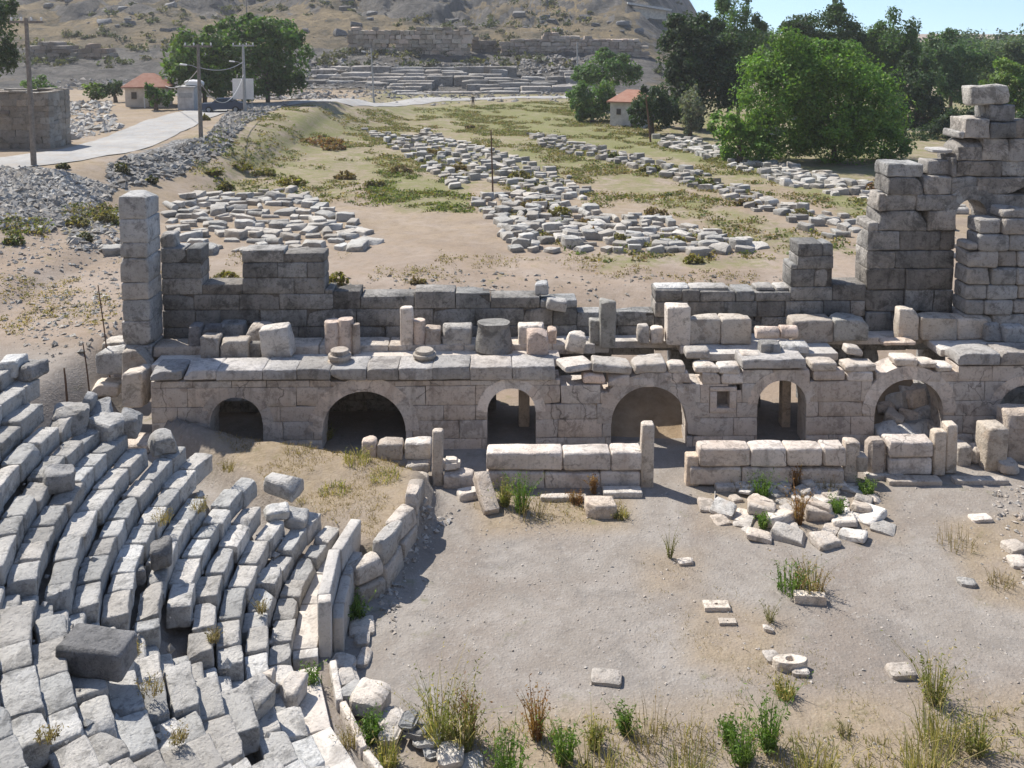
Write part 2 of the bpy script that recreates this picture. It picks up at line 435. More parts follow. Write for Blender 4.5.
# ------------------------------------------------------------------ ground sheet
def spaced(a, b, s0, growth, cap):
    o = [a]; s = s0
    while abs(o[-1] - a) < abs(b - a): o.append(o[-1] + math.copysign(s, b - a)); s = min(s * growth, cap(abs(o[-1] - a)))
    return o
def axis_pts():
    cx = lambda d: 2.2 if d < 110 else 60.
    xp = spaced(16, 1500, .25, 1.035, cx); xn = spaced(-16, -1500, .25, 1.035, cx)
    xs = sorted(set(xn[1:] + list(np.arange(-16, 16.01, .22)) + xp[1:]))
    cy = lambda d: 1.5 if d < 250 else 90.
    yp = spaced(44, 3200, .25, 1.03, cy)
    ys = sorted(set([-60, -30, -15, -6, 0, 4, 6.5, 8.] + list(np.arange(9, 44, .22)) + yp))
    return np.array(xs), np.array(ys)
xs, ys = axis_pts()
GX, GY = np.meshgrid(xs, ys); GZ = zg(GX, GY)
# how the ground is covered, patch by patch
def patch(px, soft):
    w = np.array([T(x, y)[:2] for x, y in px]); ins = inside(w, GX, GY); d = dist_poly(w, GX, GY)
    return ss(np.where(ins, d, -d), -soft, soft)
green = np.zeros(GX.shape); scree = np.zeros(GX.shape); dry = np.zeros(GX.shape)
for px, a in [([(372, 172), (470, 182), (470, 212), (400, 212), (370, 195)], .75), ([(400, 106), (560, 101), (600, 125), (700, 142), (880, 205), (868, 222), (745, 172), (610, 150), (520, 130), (470, 125)], .85),
              ([(585, 252), (775, 256), (775, 268), (600, 268)], .6), ([(520, 130), (600, 158), (700, 195), (860, 250), (800, 262), (700, 225), (600, 190)], .55), ([(190, 160), (340, 165), (360, 200), (200, 195)], .5),
              ([(240, 115), (380, 112), (420, 165), (300, 160)], .35), ([(60, 205), (125, 205), (125, 235), (60, 240)], .45), ([(0, 220), (25, 225), (25, 245), (0, 250)], .55), ([(205, 268), (245, 268), (245, 290), (205, 290)], .4)]:
    green = np.maximum(green, a * patch(px, 1.2))
for px, a in [([(0, 166), (60, 170), (115, 188), (95, 208), (45, 232), (0, 228)], .9), ([(110, 160), (175, 140), (205, 138), (245, 108), (225, 150), (175, 175), (105, 190)], .9)]:
    scree = np.maximum(scree, a * patch(px, 1.0))
for px, a in [([(205, 430), (330, 447), (424, 470), (415, 505), (378, 545), (330, 520), (215, 460)], .8), ([(640, 552), (700, 552), (696, 592), (648, 592)], .6), ([(690, 598), (790, 618), (770, 682), (690, 662)], .65), ([(400, 720), (700, 700), (1030, 690), (1040, 790), (420, 790)], .6), ([(470, 492), (630, 492), (630, 528), (480, 535)], .7), ([(940, 522), (1030, 515), (1035, 610), (980, 600)], .7), ([(700, 486), (880, 486), (900, 540), (700, 530)], .5),
              ([(270, 90), (560, 98), (380, 130), (240, 140)], .5), ([(700, 150), (780, 155), (900, 190), (880, 205)], .5)]:
    dry = np.maximum(dry, a * patch(px, .5))
dry = np.maximum(dry, .55 * ss(GY, 38, 55) * (1 - ss(GY, 150, 170)))
green = np.maximum(green, (.60 + .16 * lump(GX, GY, 9, 51)) * ss(GY, 54, 70) * (1 - ss(GY, 150, 165)) * ss(GX, -30, -18))
hillw = (1 - ss(GX / np.maximum(GY, 1), .14, .25)) * ss(GY, 153, 158)
dzx = np.gradient(GZ, axis=1) / np.gradient(GX, axis=1); dzy = np.gradient(GZ, axis=0) / np.gradient(GY, axis=0)
steep = np.hypot(dzx, dzy)
rockw = hillw * np.maximum(ss(steep, .45, .9), .75 * (1 - ss(GY, 190, 198)))
rockw = np.maximum(rockw, hillw * .85 * ss(lump(GX, GY, 22, 31), .0, .5) * ss(GY, 210, 225))
th_ = np.degrees(np.arctan2(GY - CY, GX - CX)) % 360; r_ = np.hypot(GX - CX, GY - CY)
orch = (1 - ss(GY, 28.5, 31.5)) * (1 - dry)
ny, nx = GX.shape
V = np.stack([GX.ravel(), GY.ravel(), GZ.ravel()], 1)
idx = np.arange(nx * ny).reshape(ny, nx)
F = np.stack([idx[:-1, :-1].ravel(), idx[:-1, 1:].ravel(), idx[1:, 1:].ravel(), idx[1:, :-1].ravel()], 1)
me = bpy.data.meshes.new('ground'); me.from_pydata(V.tolist(), [], F.tolist()); me.materials.append(M['ground'])
for nm, A in (('cover', (green, scree, dry)), ('cover2', (orch, hillw, rockw))):
    at = me.color_attributes.new(nm, 'FLOAT_COLOR', 'POINT')
    C = np.stack([a.ravel() for a in A] + [np.ones(nx * ny)], 1); at.data.foreach_set('color', C.astype(np.float32).ravel())
me.polygons.foreach_set('use_smooth', [True] * len(me.polygons))
tag(link('ground', me), kind='structure')

# road: a strip laid on the terrain
def strip(name, px, width, mat, lift=.05):
    P = [T(x, y) for x, y in px]; Q = []
    for a, b in zip(P[:-1], P[1:]):
        n = max(2, int((b - a).length / 1.5)); Q += [a.lerp(b, k / n) for k in range(n)]
    Q.append(P[-1])
    for _ in range(6): Q = [Q[0]] + [(Q[i - 1] + Q[i] * 2 + Q[i + 1]) / 4 for i in range(1, len(Q) - 1)] + [Q[-1]]
    V = []; F = []; n = 6
    for i, q in enumerate(Q):
        t = Q[min(i + 1, len(Q) - 1)] - Q[max(i - 1, 0)]; t.z = 0; t.normalize(); s = Vector((-t.y, t.x, 0))
        for k in range(n + 1):
            wj = width * (1 + .16 * noise.noise(Vector((i * .21, 2 if k * 2 < n else 9, 0)))); p = q + s * wj * (k / n - .5); V.append((p.x, p.y, zs(p.x, p.y) + lift + .05 * (1 - abs(k / n - .5) * 2)))
    for i in range(len(Q) - 1):
        for k in range(n): F.append((i * (n + 1) + k, (i + 1) * (n + 1) + k, (i + 1) * (n + 1) + k + 1, i * (n + 1) + k + 1))
    mb = MB(); mb.add(V, F); return tag(mb.build(name, mat), kind='structure')
strip('road', [(-40, 167), (40, 161), (95, 152), (140, 138), (172, 122), (196, 113), (240, 107), (330, 101), (430, 99), (560, 97), (640, 96)], 5.2, M['road'])

# ------------------------------------------------------------------ cavea: curved rows of seat blocks
ORD = ['lowest', 'second', 'third', 'fourth', 'fifth', 'sixth', 'seventh', 'eighth', 'ninth', 'tenth', 'eleventh', 'twelfth', 'thirteenth',
       'fourteenth', 'fifteenth', 'sixteenth', 'seventeenth', 'eighteenth', 'nineteenth', 'twentieth', 'twenty-first', 'twenty-second', 'twenty-third', 'twenty-fourth']
def in_frame(p, m=70):
    x, y = project(p); return -m < x < 1024 + m and -m < y < 768 + m
GAPW = .62
def seat_row(i, wedge):
    r = R0 + RW * i; z = Z0 + RH * i
    gap = math.degrees(GAPW / 2 / r)
    if wedge == 1: a, b = end_th(i), STAIR_TH - gap
    else: a, b = STAIR_TH + gap, 300
    blocks = []; th = a
    while th < b - .8:
        L = rnd.uniform(.55, 1.0) if wedge == 1 else rnd.uniform(.6, 1.15)
        d = math.degrees(L / r)
        if th + d > b - 1.2: d = b - th; L = R(d) * r
        if i == 0 or rnd.random() > .02: blocks.append((th + d / 2, L))
        th += d
    keep = [(t, L) for t, L in blocks if in_frame(pol(r + .2, t, z))]
    if not keep: return
    base = pol(r, keep[len(keep) // 2][0], z - RH)
    where = 'beyond the stairs' if wedge == 1 else 'on the near side of the stairs'
    row = empty('seat_row', base, f'{ORD[i]}{" lowest" if i else ""} curved row of grey stone seats, {where}', 'seat row', 'curved stone seat rows of the cavea')
    for t, L in keep:
        sunk = rnd.random() < (.06 if i else .02)
        dep = RW * (rnd.uniform(.82, 1.0) if wedge == 1 else rnd.uniform(.92, 1.08)); H = RH + .1
        mb = MB(); V, F = rough_box(L * rnd.uniform(.95, .995), dep, H, rnd.randrange(10**6), (9, 6, 5), .024, .024, rnd.choice([.4, .5, .7, .9, 1.2, 0, 0]), freq=3.0)
        mb.add(V, F, tone(.78, 1.16, .03))
        o = link('seat_block', mb.mesh('seat_block', M['seat']), row)
        p = pol(r + dep / 2 + rnd.gauss(0, .02), t, z - H + rnd.gauss(0, .018) - (rnd.uniform(.03, .13) if sunk else 0))
        o.location = p - base
        o.rotation_euler = (rnd.gauss(0, .022) + (rnd.uniform(-.12, .12) if sunk else 0), rnd.gauss(0, .02) + (rnd.uniform(-.09, .09) if sunk else 0), R(t + 90) + rnd.gauss(0, .016))
for i in range(0, 20): seat_row(i, 1)
for i in range(0, 23): seat_row(i, 2)
# radial stairs between the two wedges
st = MB()
for i in range(0, 20):
    for hlf in (0, 1):
        r = R0 + RW * (i + .5 * hlf); z = Z0 - RH + RH * (i + .5 * hlf) + .06
        V, F = rough_box(GAPW * 1.02, RW * .62, .4, i * 2 + hlf, (4, 3, 3), .04, .022, .6)
        st.add(xf(V, pol(r + RW * .27, STAIR_TH + rnd.gauss(0, .12), z - .4 + rnd.gauss(0, .015)), R(STAIR_TH + 90) + rnd.gauss(0, .03)), F, tone(.8, 1.08, .02))
tag(st.build('stairway', M['seat'], loc=pol(R0, STAIR_TH, .5)), 'worn radial flight of narrow steps cutting down through the curved seats', 'stairway')

# walkway, parapet and orchestra wall
def arc_blocks(mb, r0, r1, z0, z1, ta, tb, Lr, amp=.02, chip=.8, n=(5, 4, 4), jit=.02, bev=.04, tn=(.85, 1.12)):
    th = ta
    while th < tb - .5:
        d = math.degrees(rnd.uniform(*Lr) / r0)
        if th + d > tb - 1.5: d = tb - th
        L = R(d) * (r0 + r1) / 2 * .985
        V, F = rough_box(L, r1 - r0, z1 - z0, rnd.randrange(10**6), n, bev, amp, chip)
        mb.add(xf(V, pol((r0 + r1) / 2 + rnd.gauss(0, jit), th + d / 2, z0 + rnd.gauss(0, jit)), R(th + d / 2 + 90) + rnd.gauss(0, jit)), F, tone(*tn, .03))
        th += d
TA = polar(G(352, 530, 1.0))[1]; TB = polar(G(322, 638, .6))[1]
mb = MB(); arc_blocks(mb, R0 - .51, R0 - .01, .0, .42, END_TH[0], TB + 2, (1.0, 1.6), .008, .0, jit=.004, bev=.015, tn=(.95, 1.08))
tag(mb.build('walkway', M['marble'], loc=pol(R0 - .2, TA, .3)), 'narrow smooth walkway between the lowest seats and the upright parapet slabs', 'walkway')
mb = MB(); arc_blocks(mb, R0 - .77, R0 - .51, .0, 1.32, TA, TB, (1.1, 1.7), .014, .0, jit=.012, bev=.03)
arc_blocks(mb, R0 - 1.02, R0 - .79, .0, .85, TA + 4, TB - 1.5, (.7, 1.1), .02, .7, jit=.012, bev=.03)
tag(mb.build('parapet', M['marble'], loc=pol(R0 - .65, (TA + TB) / 2, .1)), 'tall upright stone parapet slabs curving along the orchestra edge of the walkway', 'parapet')
# curved retaining wall under the earth ramp
def poly_wall(name, pxs, ztop, wid, label, mat, zb=-.1, seed=0):
    P = [G(x, y, ztop) for x, y in pxs]; mb = MB()
    for a, b in zip(P[:-1], P[1:]):
        t = (b - a); Ls = t.length; k = max(1, round(Ls / .85)); an = math.atan2(t.y, t.x)
        for q in range(k):
            c = a + t * ((q + .5) / k); zt = ztop + rnd.uniform(-.3, .12); zz = zb
            for cc in range(2):
                h = (zt - zb) * (.55 if cc == 0 else .45)
                V, F = rough_box(Ls / k * .97, wid * rnd.uniform(.85, 1.05), h * .985, rnd.randrange(10**6), (5, 4, 4), .06, .035, .75)
                mb.add(xf(V, (c.x + rnd.gauss(0, .02), c.y + rnd.gauss(0, .02), zz), an + rnd.gauss(0, .09), rnd.gauss(0, .05), rnd.gauss(0, .05)), F, tone(.75, 1.1, .05)); zz += h
    return tag(mb.build(name, mat, loc=(P[0].x, P[0].y, 0)), label, 'wall')
poly_wall('retaining_wall', [(352, 556), (378, 540), (397, 517), (410, 497), (418, 472)], 1.15, .42, 'low curved retaining wall of rough blocks holding up the dry grass ramp', M['pale'])
# lower walkway past the break
TC = polar(G(300, 690, .6))[1] - 3
mb = MB(); arc_blocks(mb, R0 - .50, R0 + .01, .0, .41, TC - 3, 284, (1.4, 2.2), .008, .0, jit=.004, bev=.015, tn=(1.0, 1.1))
tag(mb.build('walkway', M['marble'], loc=pol(R0 - .2, TC, .3)), 'broad smooth pale walkway slabs curving out of the bottom of the picture below the seats', 'walkway')
mb = MB(); arc_blocks(mb, R0 - .9, R0 - .77, .0, .38, TB + 3, 262, (.8, 1.4), .015, .4, jit=.03, bev=.02)
tag(mb.build('kerb', M['pale'], loc=pol(R0 - .8, TC, .2)), 'thin broken line of upright kerb slabs beside the pale walkway', 'kerb')

# ------------------------------------------------------------------ single blocks
SANG = math.atan(SK)
def put_block(name, label, cat, V, F, mat, loc, rz=0., rx=0., ry=0., tn=None, group=None, smooth=True):
    mb = MB(); mb.add(V, F, tn or tone(.9, 1.1, .03)); o = link(name, mb.mesh(name, mat, smooth)); o.location = loc; o.rotation_euler = (rx, ry, rz)
    return tag(o, label, cat, group)
def stage_block(label, rect, off, depth, mat='pale', name='stone_block', cat='stone block', amp=.03, chip=.75, rz=0., ry=0., taper=0., bev=.05, group=None, n=(6, 5, 6), tn=None, zmin=None):
    x0, y0, x1, y1 = rect
    a = S(x0, y1, off); b = S(x1, y1, off); top = S((x0 + x1) / 2, y0, off + depth * .8).z
    z0 = a.z if zmin is None else min(a.z, zmin)
    L = (b - a).length; H = max(.08, top - z0); c = (a + b) / 2; p = Vector((c.x - SK * depth / 2, c.y + depth / 2, z0))
    V, F = rough_box(L * .98, depth, H, rnd.randrange(10**6), n, bev, amp, chip, taper)
    return put_block(name, label, cat, V, F, M[mat], p, SANG + rz, 0, ry, tn, group)
def ground_block(label, rect, depth, mat='pale', name='stone_block', cat='stone block', amp=.03, chip=.75, rz=0., rx=0., ry=0., z=None, bev=.05, group=None, n=(6, 5, 5), tn=None, taper=0., hmin=.06):
    x0, y0, x1, y1 = rect; xc = (x0 + x1) / 2
    f = T(xc, y1) if z is None else G(xc, y1, z)
    s = math.hypot(f.y * cp - (f.z - CH) * sp, 0) / FPX
    L = (x1 - x0) * s; H = max(hmin, Wp(xc, y0, f.y + depth * .8).z - f.z)
    V, F = rough_box(L * .98, depth, H + .04, rnd.randrange(10**6), n, bev, amp, chip, taper)
    return put_block(name, label, cat, V, F, M[mat], (f.x, f.y + depth / 2, f.z - .04), rz, rx, ry, tn, group)

# ------------------------------------------------------------------ coursed masonry
def masonry(mb, segs, zb, off, depth, hc=(.42, .6), lb=(.6, 1.3), holes=(), amp=.016, chip=.6, bev=.03, gap=.012, tn=(.72, 1.15), n=(4, 3, 4), ragged=.0, proud=.012, seed=1, flush=False):
    rs = random.Random(seed); zt = max(s[2] for s in segs); z = zb
    while z < zt - .12:
        h = rs.uniform(*hc)
        if zt - (z + h) < .2: h = zt - z
        runs = []
        for (u0, u1, t) in segs:
            if t < z + .14: continue
            zz = z + h if t > z + h + .15 else t
            if runs and abs(runs[-1][1] - u0) < 1e-3 and abs(runs[-1][2] - zz) < 1e-3: runs[-1][1] = u1
            else: runs.append([u0, u1, zz])
        cut = []
        for r_ in runs:
            parts = [r_]
            for (h0, h1, g0, g1) in holes:
                if g1 < z + .1 or g0 > z + h - .1: continue
                nw = []
                for (a, b, q) in parts:
                    if h1 <= a or h0 >= b: nw.append([a, b, q]); continue
                    if h0 - a > .12: nw.append([a, h0, q])
                    if b - h1 > .12: nw.append([h1, b, q])
                parts = nw
            cut += parts
        for (a, b, q) in cut:
            u = a
            while u < b - 1e-4:
                L = rs.uniform(*lb)
                if b - (u + L) < lb[0] * .5: L = b - u
                if not (ragged and q >= z + h - .001 and rs.random() < 0):
                    V, F = rough_box(max(.08, L - gap), depth + rs.uniform(-proud, proud) * 2, max(.08, q - z - gap), rs.randrange(10**6), n, bev, amp, chip if rs.random() < .5 else 0)
                    uc = u + L / 2; c = SP(uc, off + depth / 2 + (rs.uniform(-proud, proud) if not flush else 0), z)
                    bt = rs.uniform(*tn); w = rs.uniform(-.04, .05)
                    mb.add(xf(V, c, SANG), F, (bt * (1 + w), bt, bt * (1 - w)))
                u += L
        z += h
def core(mb, segs, zb, off, depth, drop=.08, col=(.55, .52, .5)):
    for (u0, u1, t) in segs:
        V, F = plain_box(u1 - u0 - .06, depth - .12, max(.05, t - drop - zb)); mb.add(xf(V, SP((u0 + u1) / 2, off + depth / 2, zb), SANG), F, col)
def psegs(lst, off):
    o = []
    for x0, x1, y in lst: o.append((S(x0, y, off).x, S(x1, y, off).x, S((x0 + x1) / 2, y, off).z))
    for k in range(len(o) - 1):
        if abs(o[k][1] - o[k + 1][0]) < .12: o[k + 1] = (o[k][1], o[k + 1][1], o[k + 1][2])
    return o

BO = 2.9                                # the back wall stands this far behind the stage front
def uX(x, y=330, off=BO): return S(x, y, off).x
light_gaps = [(uX(496), uX(540), -.2, .85), (uX(612), uX(672), -.2, 1.9), (uX(762), uX(806), -.2, 1.0), (uX(880), uX(930), -.2, 1.45), (uX(222), uX(250), .3, 1.6)]  # openings added to let sunlight into the passage behind the arches
# left stretch of the back wall
sg = psegs([(160, 201, 248), (201, 242, 284), (242, 283, 250), (283, 324, 253), (324, 333, 289), (333, 360, 291), (360, 414, 296), (414, 455, 291), (455, 490, 293), (490, 540, 297), (540, 577, 300)], BO)
mb = MB(); masonry(mb, sg, -.1, BO, .85, (.44, .62), (.8, 1.7), light_gaps, seed=3, tn=(.7, 1.25), amp=.02, chip=.85); core(mb, sg[:1], -.1, BO, .85); core(mb, sg[1:4], 2.3, BO, .85); core(mb, sg[4:], 2.3, BO, .85)
tag(mb.build('back_wall', M['dark'], loc=SP(uX(300), BO, 0)), 'long dark back wall of the stage, left stretch, with a square gap in its top', 'wall')
# low stretch
sg = psegs([(577, 655, 312)], BO)
mb = MB(); masonry(mb, sg, -.1, BO + .05, .6, (.44, .6), (.8, 1.4), light_gaps, seed=8, tn=(.9, 1.5), amp=.02); core(mb, sg, 2.4, BO + .05, .6)
tag(mb.build('back_wall', M['dark'], loc=SP(uX(616), BO, 0)), 'lowest middle stretch of the back wall between its long left and right parts', 'wall')
# right stretch rising into the tall ruin
sgr = [(655, 700, 290), (700, 755, 291), (755, 790, 292), (790, 797, 264), (797, 834, 243), (834, 866, 284), (866, 878, 222), (878, 887, 194), (887, 924, 164), (924, 951, 176), (951, 957, 157), (957, 964, 131), (964, 990, 118), (990, 1016, 105), (1016, 1030, 119), (1030, 1060, 140)]
sg = psegs(sgr, BO)
AW = (S(954, 260, BO).x, S(984, 260, BO).x)
zsp, zcr = S(970, 214, BO).z, S(970, 198, BO).z
hol = light_gaps + [(AW[0], AW[1], S(960, 306, BO).z, zcr)]
mb = MB(); masonry(mb, sg[:6], -.1, BO, .9, (.44, .62), (.7, 1.5), light_gaps, seed=5, tn=(.7, 1.35), amp=.02, chip=.85); core(mb, sg[:6], 2.4, BO, .9)
masonry(mb, sg[6:], -.1, BO, 1.05, (.50, .78), (.75, 1.65), hol, seed=6, tn=(.8, 1.6), amp=.045, chip=1.2, bev=.035, gap=.012, proud=.045, n=(6, 4, 5))
# arch stones over the tall ruin's window
ac = ((AW[0] + AW[1]) / 2, zsp); ar = (AW[1] - AW[0]) / 2
for k in range(9):
    a0, a1 = math.pi * k / 9, math.pi * (k + 1) / 9; P8 = []
    for o_ in (BO - .05, BO + 1.1):
        for (rr, aa) in ((ar, a0), (ar + .45, a0), (ar + .45, a1), (ar, a1)): P8.append(SP(ac[0] + rr * math.cos(aa), o_, ac[1] + rr * math.sin(aa)))
    mb.add([tuple(p) for p in P8], [(0, 3, 2, 1), (4, 5, 6, 7), (0, 1, 5, 4), (1, 2, 6, 5), (2, 3, 7, 6), (3, 0, 4, 7)], tone(1.1, 1.7, .03))
V, F = rough_box(1.36, .9, .62, 77, (6, 4, 4), .06, .05, .8); c = S(991, 104, BO + .1); mb.add(xf(V, SP(c.x, BO + .5, c.z - .02), SANG, 0, -.05), F, (1.7, 1.68, 1.62))
tag(mb.build('ruined_tower', M['dark'], loc=SP(uX(930), BO, 0)), 'tall stepped ruin of stacked blocks with an arched opening, ending the right back wall', 'ruin')
for (x0, y0, x1, y1, lab) in [(899, 156, 921, 165, 'small block sitting alone on the left shoulder of the tall ruin'), (927, 150, 950, 167, 'loose slab lying on the notch of the tall ruin, the lower of two'), (933, 147, 953, 153, 'thin loose slab on top of another in the notch of the tall ruin')]:
    stage_block(lab, (x0, y0, x1, y1), BO + .2, .7, 'grey', chip=.6)
stage_block('small square block on the far left end of the dark back wall', (160, 231, 175, 249), BO + .1, .6, 'dark', tn=(1.2, 1.2, 1.2))
stage_block('small grey block standing upright on the middle of the back wall', (535, 281, 549, 296), BO + .2, .45, 'grey')
stage_block('broken slanting stone at the right end of the long left back wall', (546, 294, 566, 308), BO - .3, .5, 'grey', ry=.2)
for k, (x0, x1) in enumerate([(656, 690), (690, 729), (756, 775), (776, 792)]):
    stage_block(['long thin slab on the right back wall, nearest the low stretch', 'second long thin slab on the right back wall', 'rough stone on the right back wall beside the two slabs', 'rough stone on the right back wall, close against the raised pier'][k], (x0, 283, x1, 291), BO + .15, .6, 'grey', chip=.5)

# left end pier (tall, blocks stacked singly)
PO = BO - 1.15
mb = MB(); u0, u1 = S(122, 330, PO).x, S(150, 330, PO).x
zz = 1.7; tops = [S(135, y, PO).z for y in (300, 283, 258, 243, 219, 196)]
for k, zt in enumerate([2.7, 3.5] + tops):
    V, F = rough_box(u1 - u0 - .01 + rnd.uniform(-.02, .02), 1.14, zt - zz - .006, 90 + k, (8, 7, 6), .03, .028, .5 if k != 7 else .9)
    mb.add(xf(V, SP((u0 + u1) / 2 + rnd.uniform(-.012, .012), PO + .57, zz), SANG), F, tone(.85, 1.12)); zz = zt
tag(mb.build('pier', M['grey'], loc=SP((u0 + u1) / 2, 2, 1.9)), 'tall narrow pier of stacked grey blocks at the left end of the stage', 'pier')

# ------------------------------------------------------------------ stage front wall with arches
FD = .85
zl, zr = S(250, 381, 0).z, S(1000, 366, 0).z
print('stage top z', zl, zr, 'base', S(640, 449, 0).z)
fs = []
for (x0, x1, y) in [(150, 330, 381), (330, 470, 381), (470, 560, 380), (560, 600, 385), (600, 655, 392), (655, 700, 384), (700, 742, 384), (742, 810, 370), (810, 876, 381), (876, 958, 372), (958, 1024, 366), (1024, 1075, 366)]:
    fs.append((x0, x1, y))
sg = psegs(fs, 0)
blocks_ = []
class Collect(MB):
    def add(s_, V, F, col=(1, 1, 1), mi=0): blocks_.append((np.asarray(V, float), F, col))
masonry(Collect(), sg, -.15, 0, FD, (.46, .62), (.75, 1.7), [], amp=.010, chip=.45, bev=.012, gap=.005, seed=21, tn=(.88, 1.08), proud=.007, flush=True, n=(5, 2, 5))
cores_ = []
class CollectCore(MB):
    def add(s_, V, F, col=(1, 1, 1), mi=0): cores_.append((np.asarray(V, float), F, col))
core(CollectCore(), sg, -.15, 0, FD, .1, (.62, .58, .55))
ARCH = [(210, 263, 397), (322, 406, 391), (487, 536, 388), (611, 687, 386), (757, 806, 380), (874, 943, 379), (997, 1052, 385)]
arcs = []
for (x0, x1, yc) in ARCH:
    u0, u1 = S(x0, 425).x, S(x1, 425).x; zc = S((x0 + x1) / 2, yc).z; r = (u1 - u0) / 2
    arcs.append(((u0 + u1) / 2, r, zc - r, zc))
def arch_outline(uc, r, zs_, n=20, zb=-.6):
    return [(uc - r, zb)] + [(uc - r * math.cos(math.pi * k / n), zs_ + r * math.sin(math.pi * k / n)) for k in range(n + 1)] + [(uc + r, zb)]
def prism(pts, o0, o1):
    n = len(pts); V = [tuple(SP(u, o0, z)) for u, z in pts] + [tuple(SP(u, o1, z)) for u, z in pts]
    return V, [tuple(range(n)), tuple(range(2 * n - 1, n - 1, -1))] + [(i, i + n, (i + 1) % n + n, (i + 1) % n) for i in range(n)]
def boolcut(ob, cutter):
    bpy.context.view_layer.update()
    md = ob.modifiers.new('cut', 'BOOLEAN'); md.operation = 'DIFFERENCE'; md.solver = 'EXACT'; md.object = cutter; md.use_self = False
    dg = bpy.context.evaluated_depsgraph_get(); ev = ob.evaluated_get(dg); nm = bpy.data.meshes.new_from_object(ev, depsgraph=dg)
    ob.modifiers.clear(); ob.data = nm
def cutter(pts=None, box=None):
    b = MB()
    if pts: b.add(*prism(pts, -.5, FD + .5))
    else: V, F = plain_box(box[1] - box[0], .62, box[3] - box[2]); b.add(xf(V, SP((box[0] + box[1]) / 2, .2, box[2]), SANG), F)
    ct = link('cut_tmp', b.mesh('cut_tmp', M['wall'], False)); bm = bmesh.new(); bm.from_mesh(ct.data); bmesh.ops.recalc_face_normals(bm, faces=bm.faces); bm.to_mesh(ct.data); bm.free(); return ct
wa, wb = S(709, 413), S(737, 386); ha, hb = S(718, 408), S(731, 391)     # small square window slot
def in_cut(P, q, e=.015):
    if q[0] == 'arch': _, uc, r, zs_ = q; return abs(P[0] - uc) < r - e and (P[2] < zs_ - e or (P[2] >= zs_ - e and math.hypot(P[0] - uc, P[2] - zs_) < (r - e) * .985)) and P[2] > -.55
    _, u0, u1, z0, z1 = q; return u0 + e < P[0] < u1 - e and z0 + e < P[2] < z1 - e and P[1] < SY0 + SK * P[0] + .48
def cut_all(blocks, grow, name):
    cuts = [((uc - r - grow, uc + r + grow, -9, zc + grow), ('arch', uc, r + grow, zsp_), cutter(arch_outline(uc, r + grow, zsp_))) for (uc, r, zsp_, zc) in arcs]
    wq = (wa.x - grow, wb.x + grow, wa.z - grow, wb.z + grow); cuts.append((wq, ('box',) + wq, cutter(None, wq)))
    final = MB()
    for V, F, col in blocks:
        lo, hi = V.min(0), V.max(0); hit = [c for c in cuts if lo[0] < c[0][1] and hi[0] > c[0][0] and lo[2] < c[0][3] and hi[2] > c[0][2]]
        if not hit: final.add(V, F, col); continue
        cur = (V, F)
        for bx, q, ct in hit:
            good = None
            for attempt in range(8):         # the solver can fail: look at what came back and try again, moved by a hair
                W_ = cur[0] + (npr.normal(0, 4e-4, cur[0].shape) if attempt else 0); b = MB(); b.add(W_, cur[1], col); o = link('cut_tmp', b.mesh('cut_tmp', M['wall'], False)); boolcut(o, ct); me_ = o.data
                vs_ = np.array([v.co[:] for v in me_.vertices]) if len(me_.vertices) else np.zeros((0, 3)); fs_ = [tuple(p.vertices) for p in me_.polygons]; bpy.data.objects.remove(o)
                bad = any(in_cut(vs_[list(f)].mean(0), q) for f in fs_) or (not len(fs_) and not all(in_cut(v, q, -.05) for v in cur[0]))
                if not bad: good = (vs_, fs_); break
            if good is None: good = (vs_, [f for f in fs_ if not in_cut(vs_[list(f)].mean(0), q)])
            cur = good
            if not len(cur[1]): break
        if len(cur[1]): final.add(cur[0], cur[1], col)
    for _, _, c in cuts: bpy.data.objects.remove(c)
    return link(name, final.mesh(name, M['wall']))
wo = cut_all(blocks_, 0., 'arcaded_wall'); co = cut_all(cores_, .03, 'core_tmp')
wroot = empty('arcaded_wall', SP(S(600, 449).x, 0, 0), 'long pinkish stone stage front wall pierced by a row of arches', 'wall')
def to_child(o, root, name):
    o.name = name; o.data.name = name; o.parent = root; o.matrix_parent_inverse = Matrix.Translation(-root.location)
wo.name = 'tmp_a'; wroot.name = 'arcaded_wall'
to_child(wo, wroot, 'wall_face'); to_child(co, wroot, 'wall_core')
def child(mb, name, mat, root, smooth=True):
    mb.v = [v - np.array(root.location) for v in mb.v]; return link(name, mb.mesh(name, mat, smooth), root)
for ai, (uc, r, zsp_, zc) in enumerate(arcs):
    a = MB(); nv = 9 if r > .9 else 7; rw = .42 if r > .9 else .30
    for k in range(nv):
        a0, a1 = math.pi * k / nv + .002, math.pi * (k + 1) / nv - .002; m_ = 3; pts = []
        q0 = r - .012
        for j in range(m_ + 1): aa = a0 + (a1 - a0) * j / m_; pts.append((uc + q0 * math.cos(aa), zsp_ + q0 * math.sin(aa)))
        ro_ = r + rw * rnd.uniform(.92, 1.06)
        for j in range(m_, -1, -1): aa = a0 + (a1 - a0) * j / m_; pts.append((uc + ro_ * math.cos(aa), zsp_ + ro_ * math.sin(aa)))
        pr = rnd.uniform(.004, .012); V, F = prism(pts, -pr, FD + .01 + rnd.uniform(0, .02)); a.add(V, F, tone(.88, 1.1, .03))
    o = child(a, 'arch_ring', M['wall'], wroot, False)
    bm = bmesh.new(); bm.from_mesh(o.data); bmesh.ops.recalc_face_normals(bm, faces=bm.faces); bm.to_mesh(o.data); bm.free()
a = MB(); T_ = .09; wu, wz = (wa.x + wb.x) / 2, wa.z; Wd, Hd = wb.x - wa.x - .02, wb.z - wa.z - .02; hw, hh = hb.x - ha.x, hb.z - ha.z
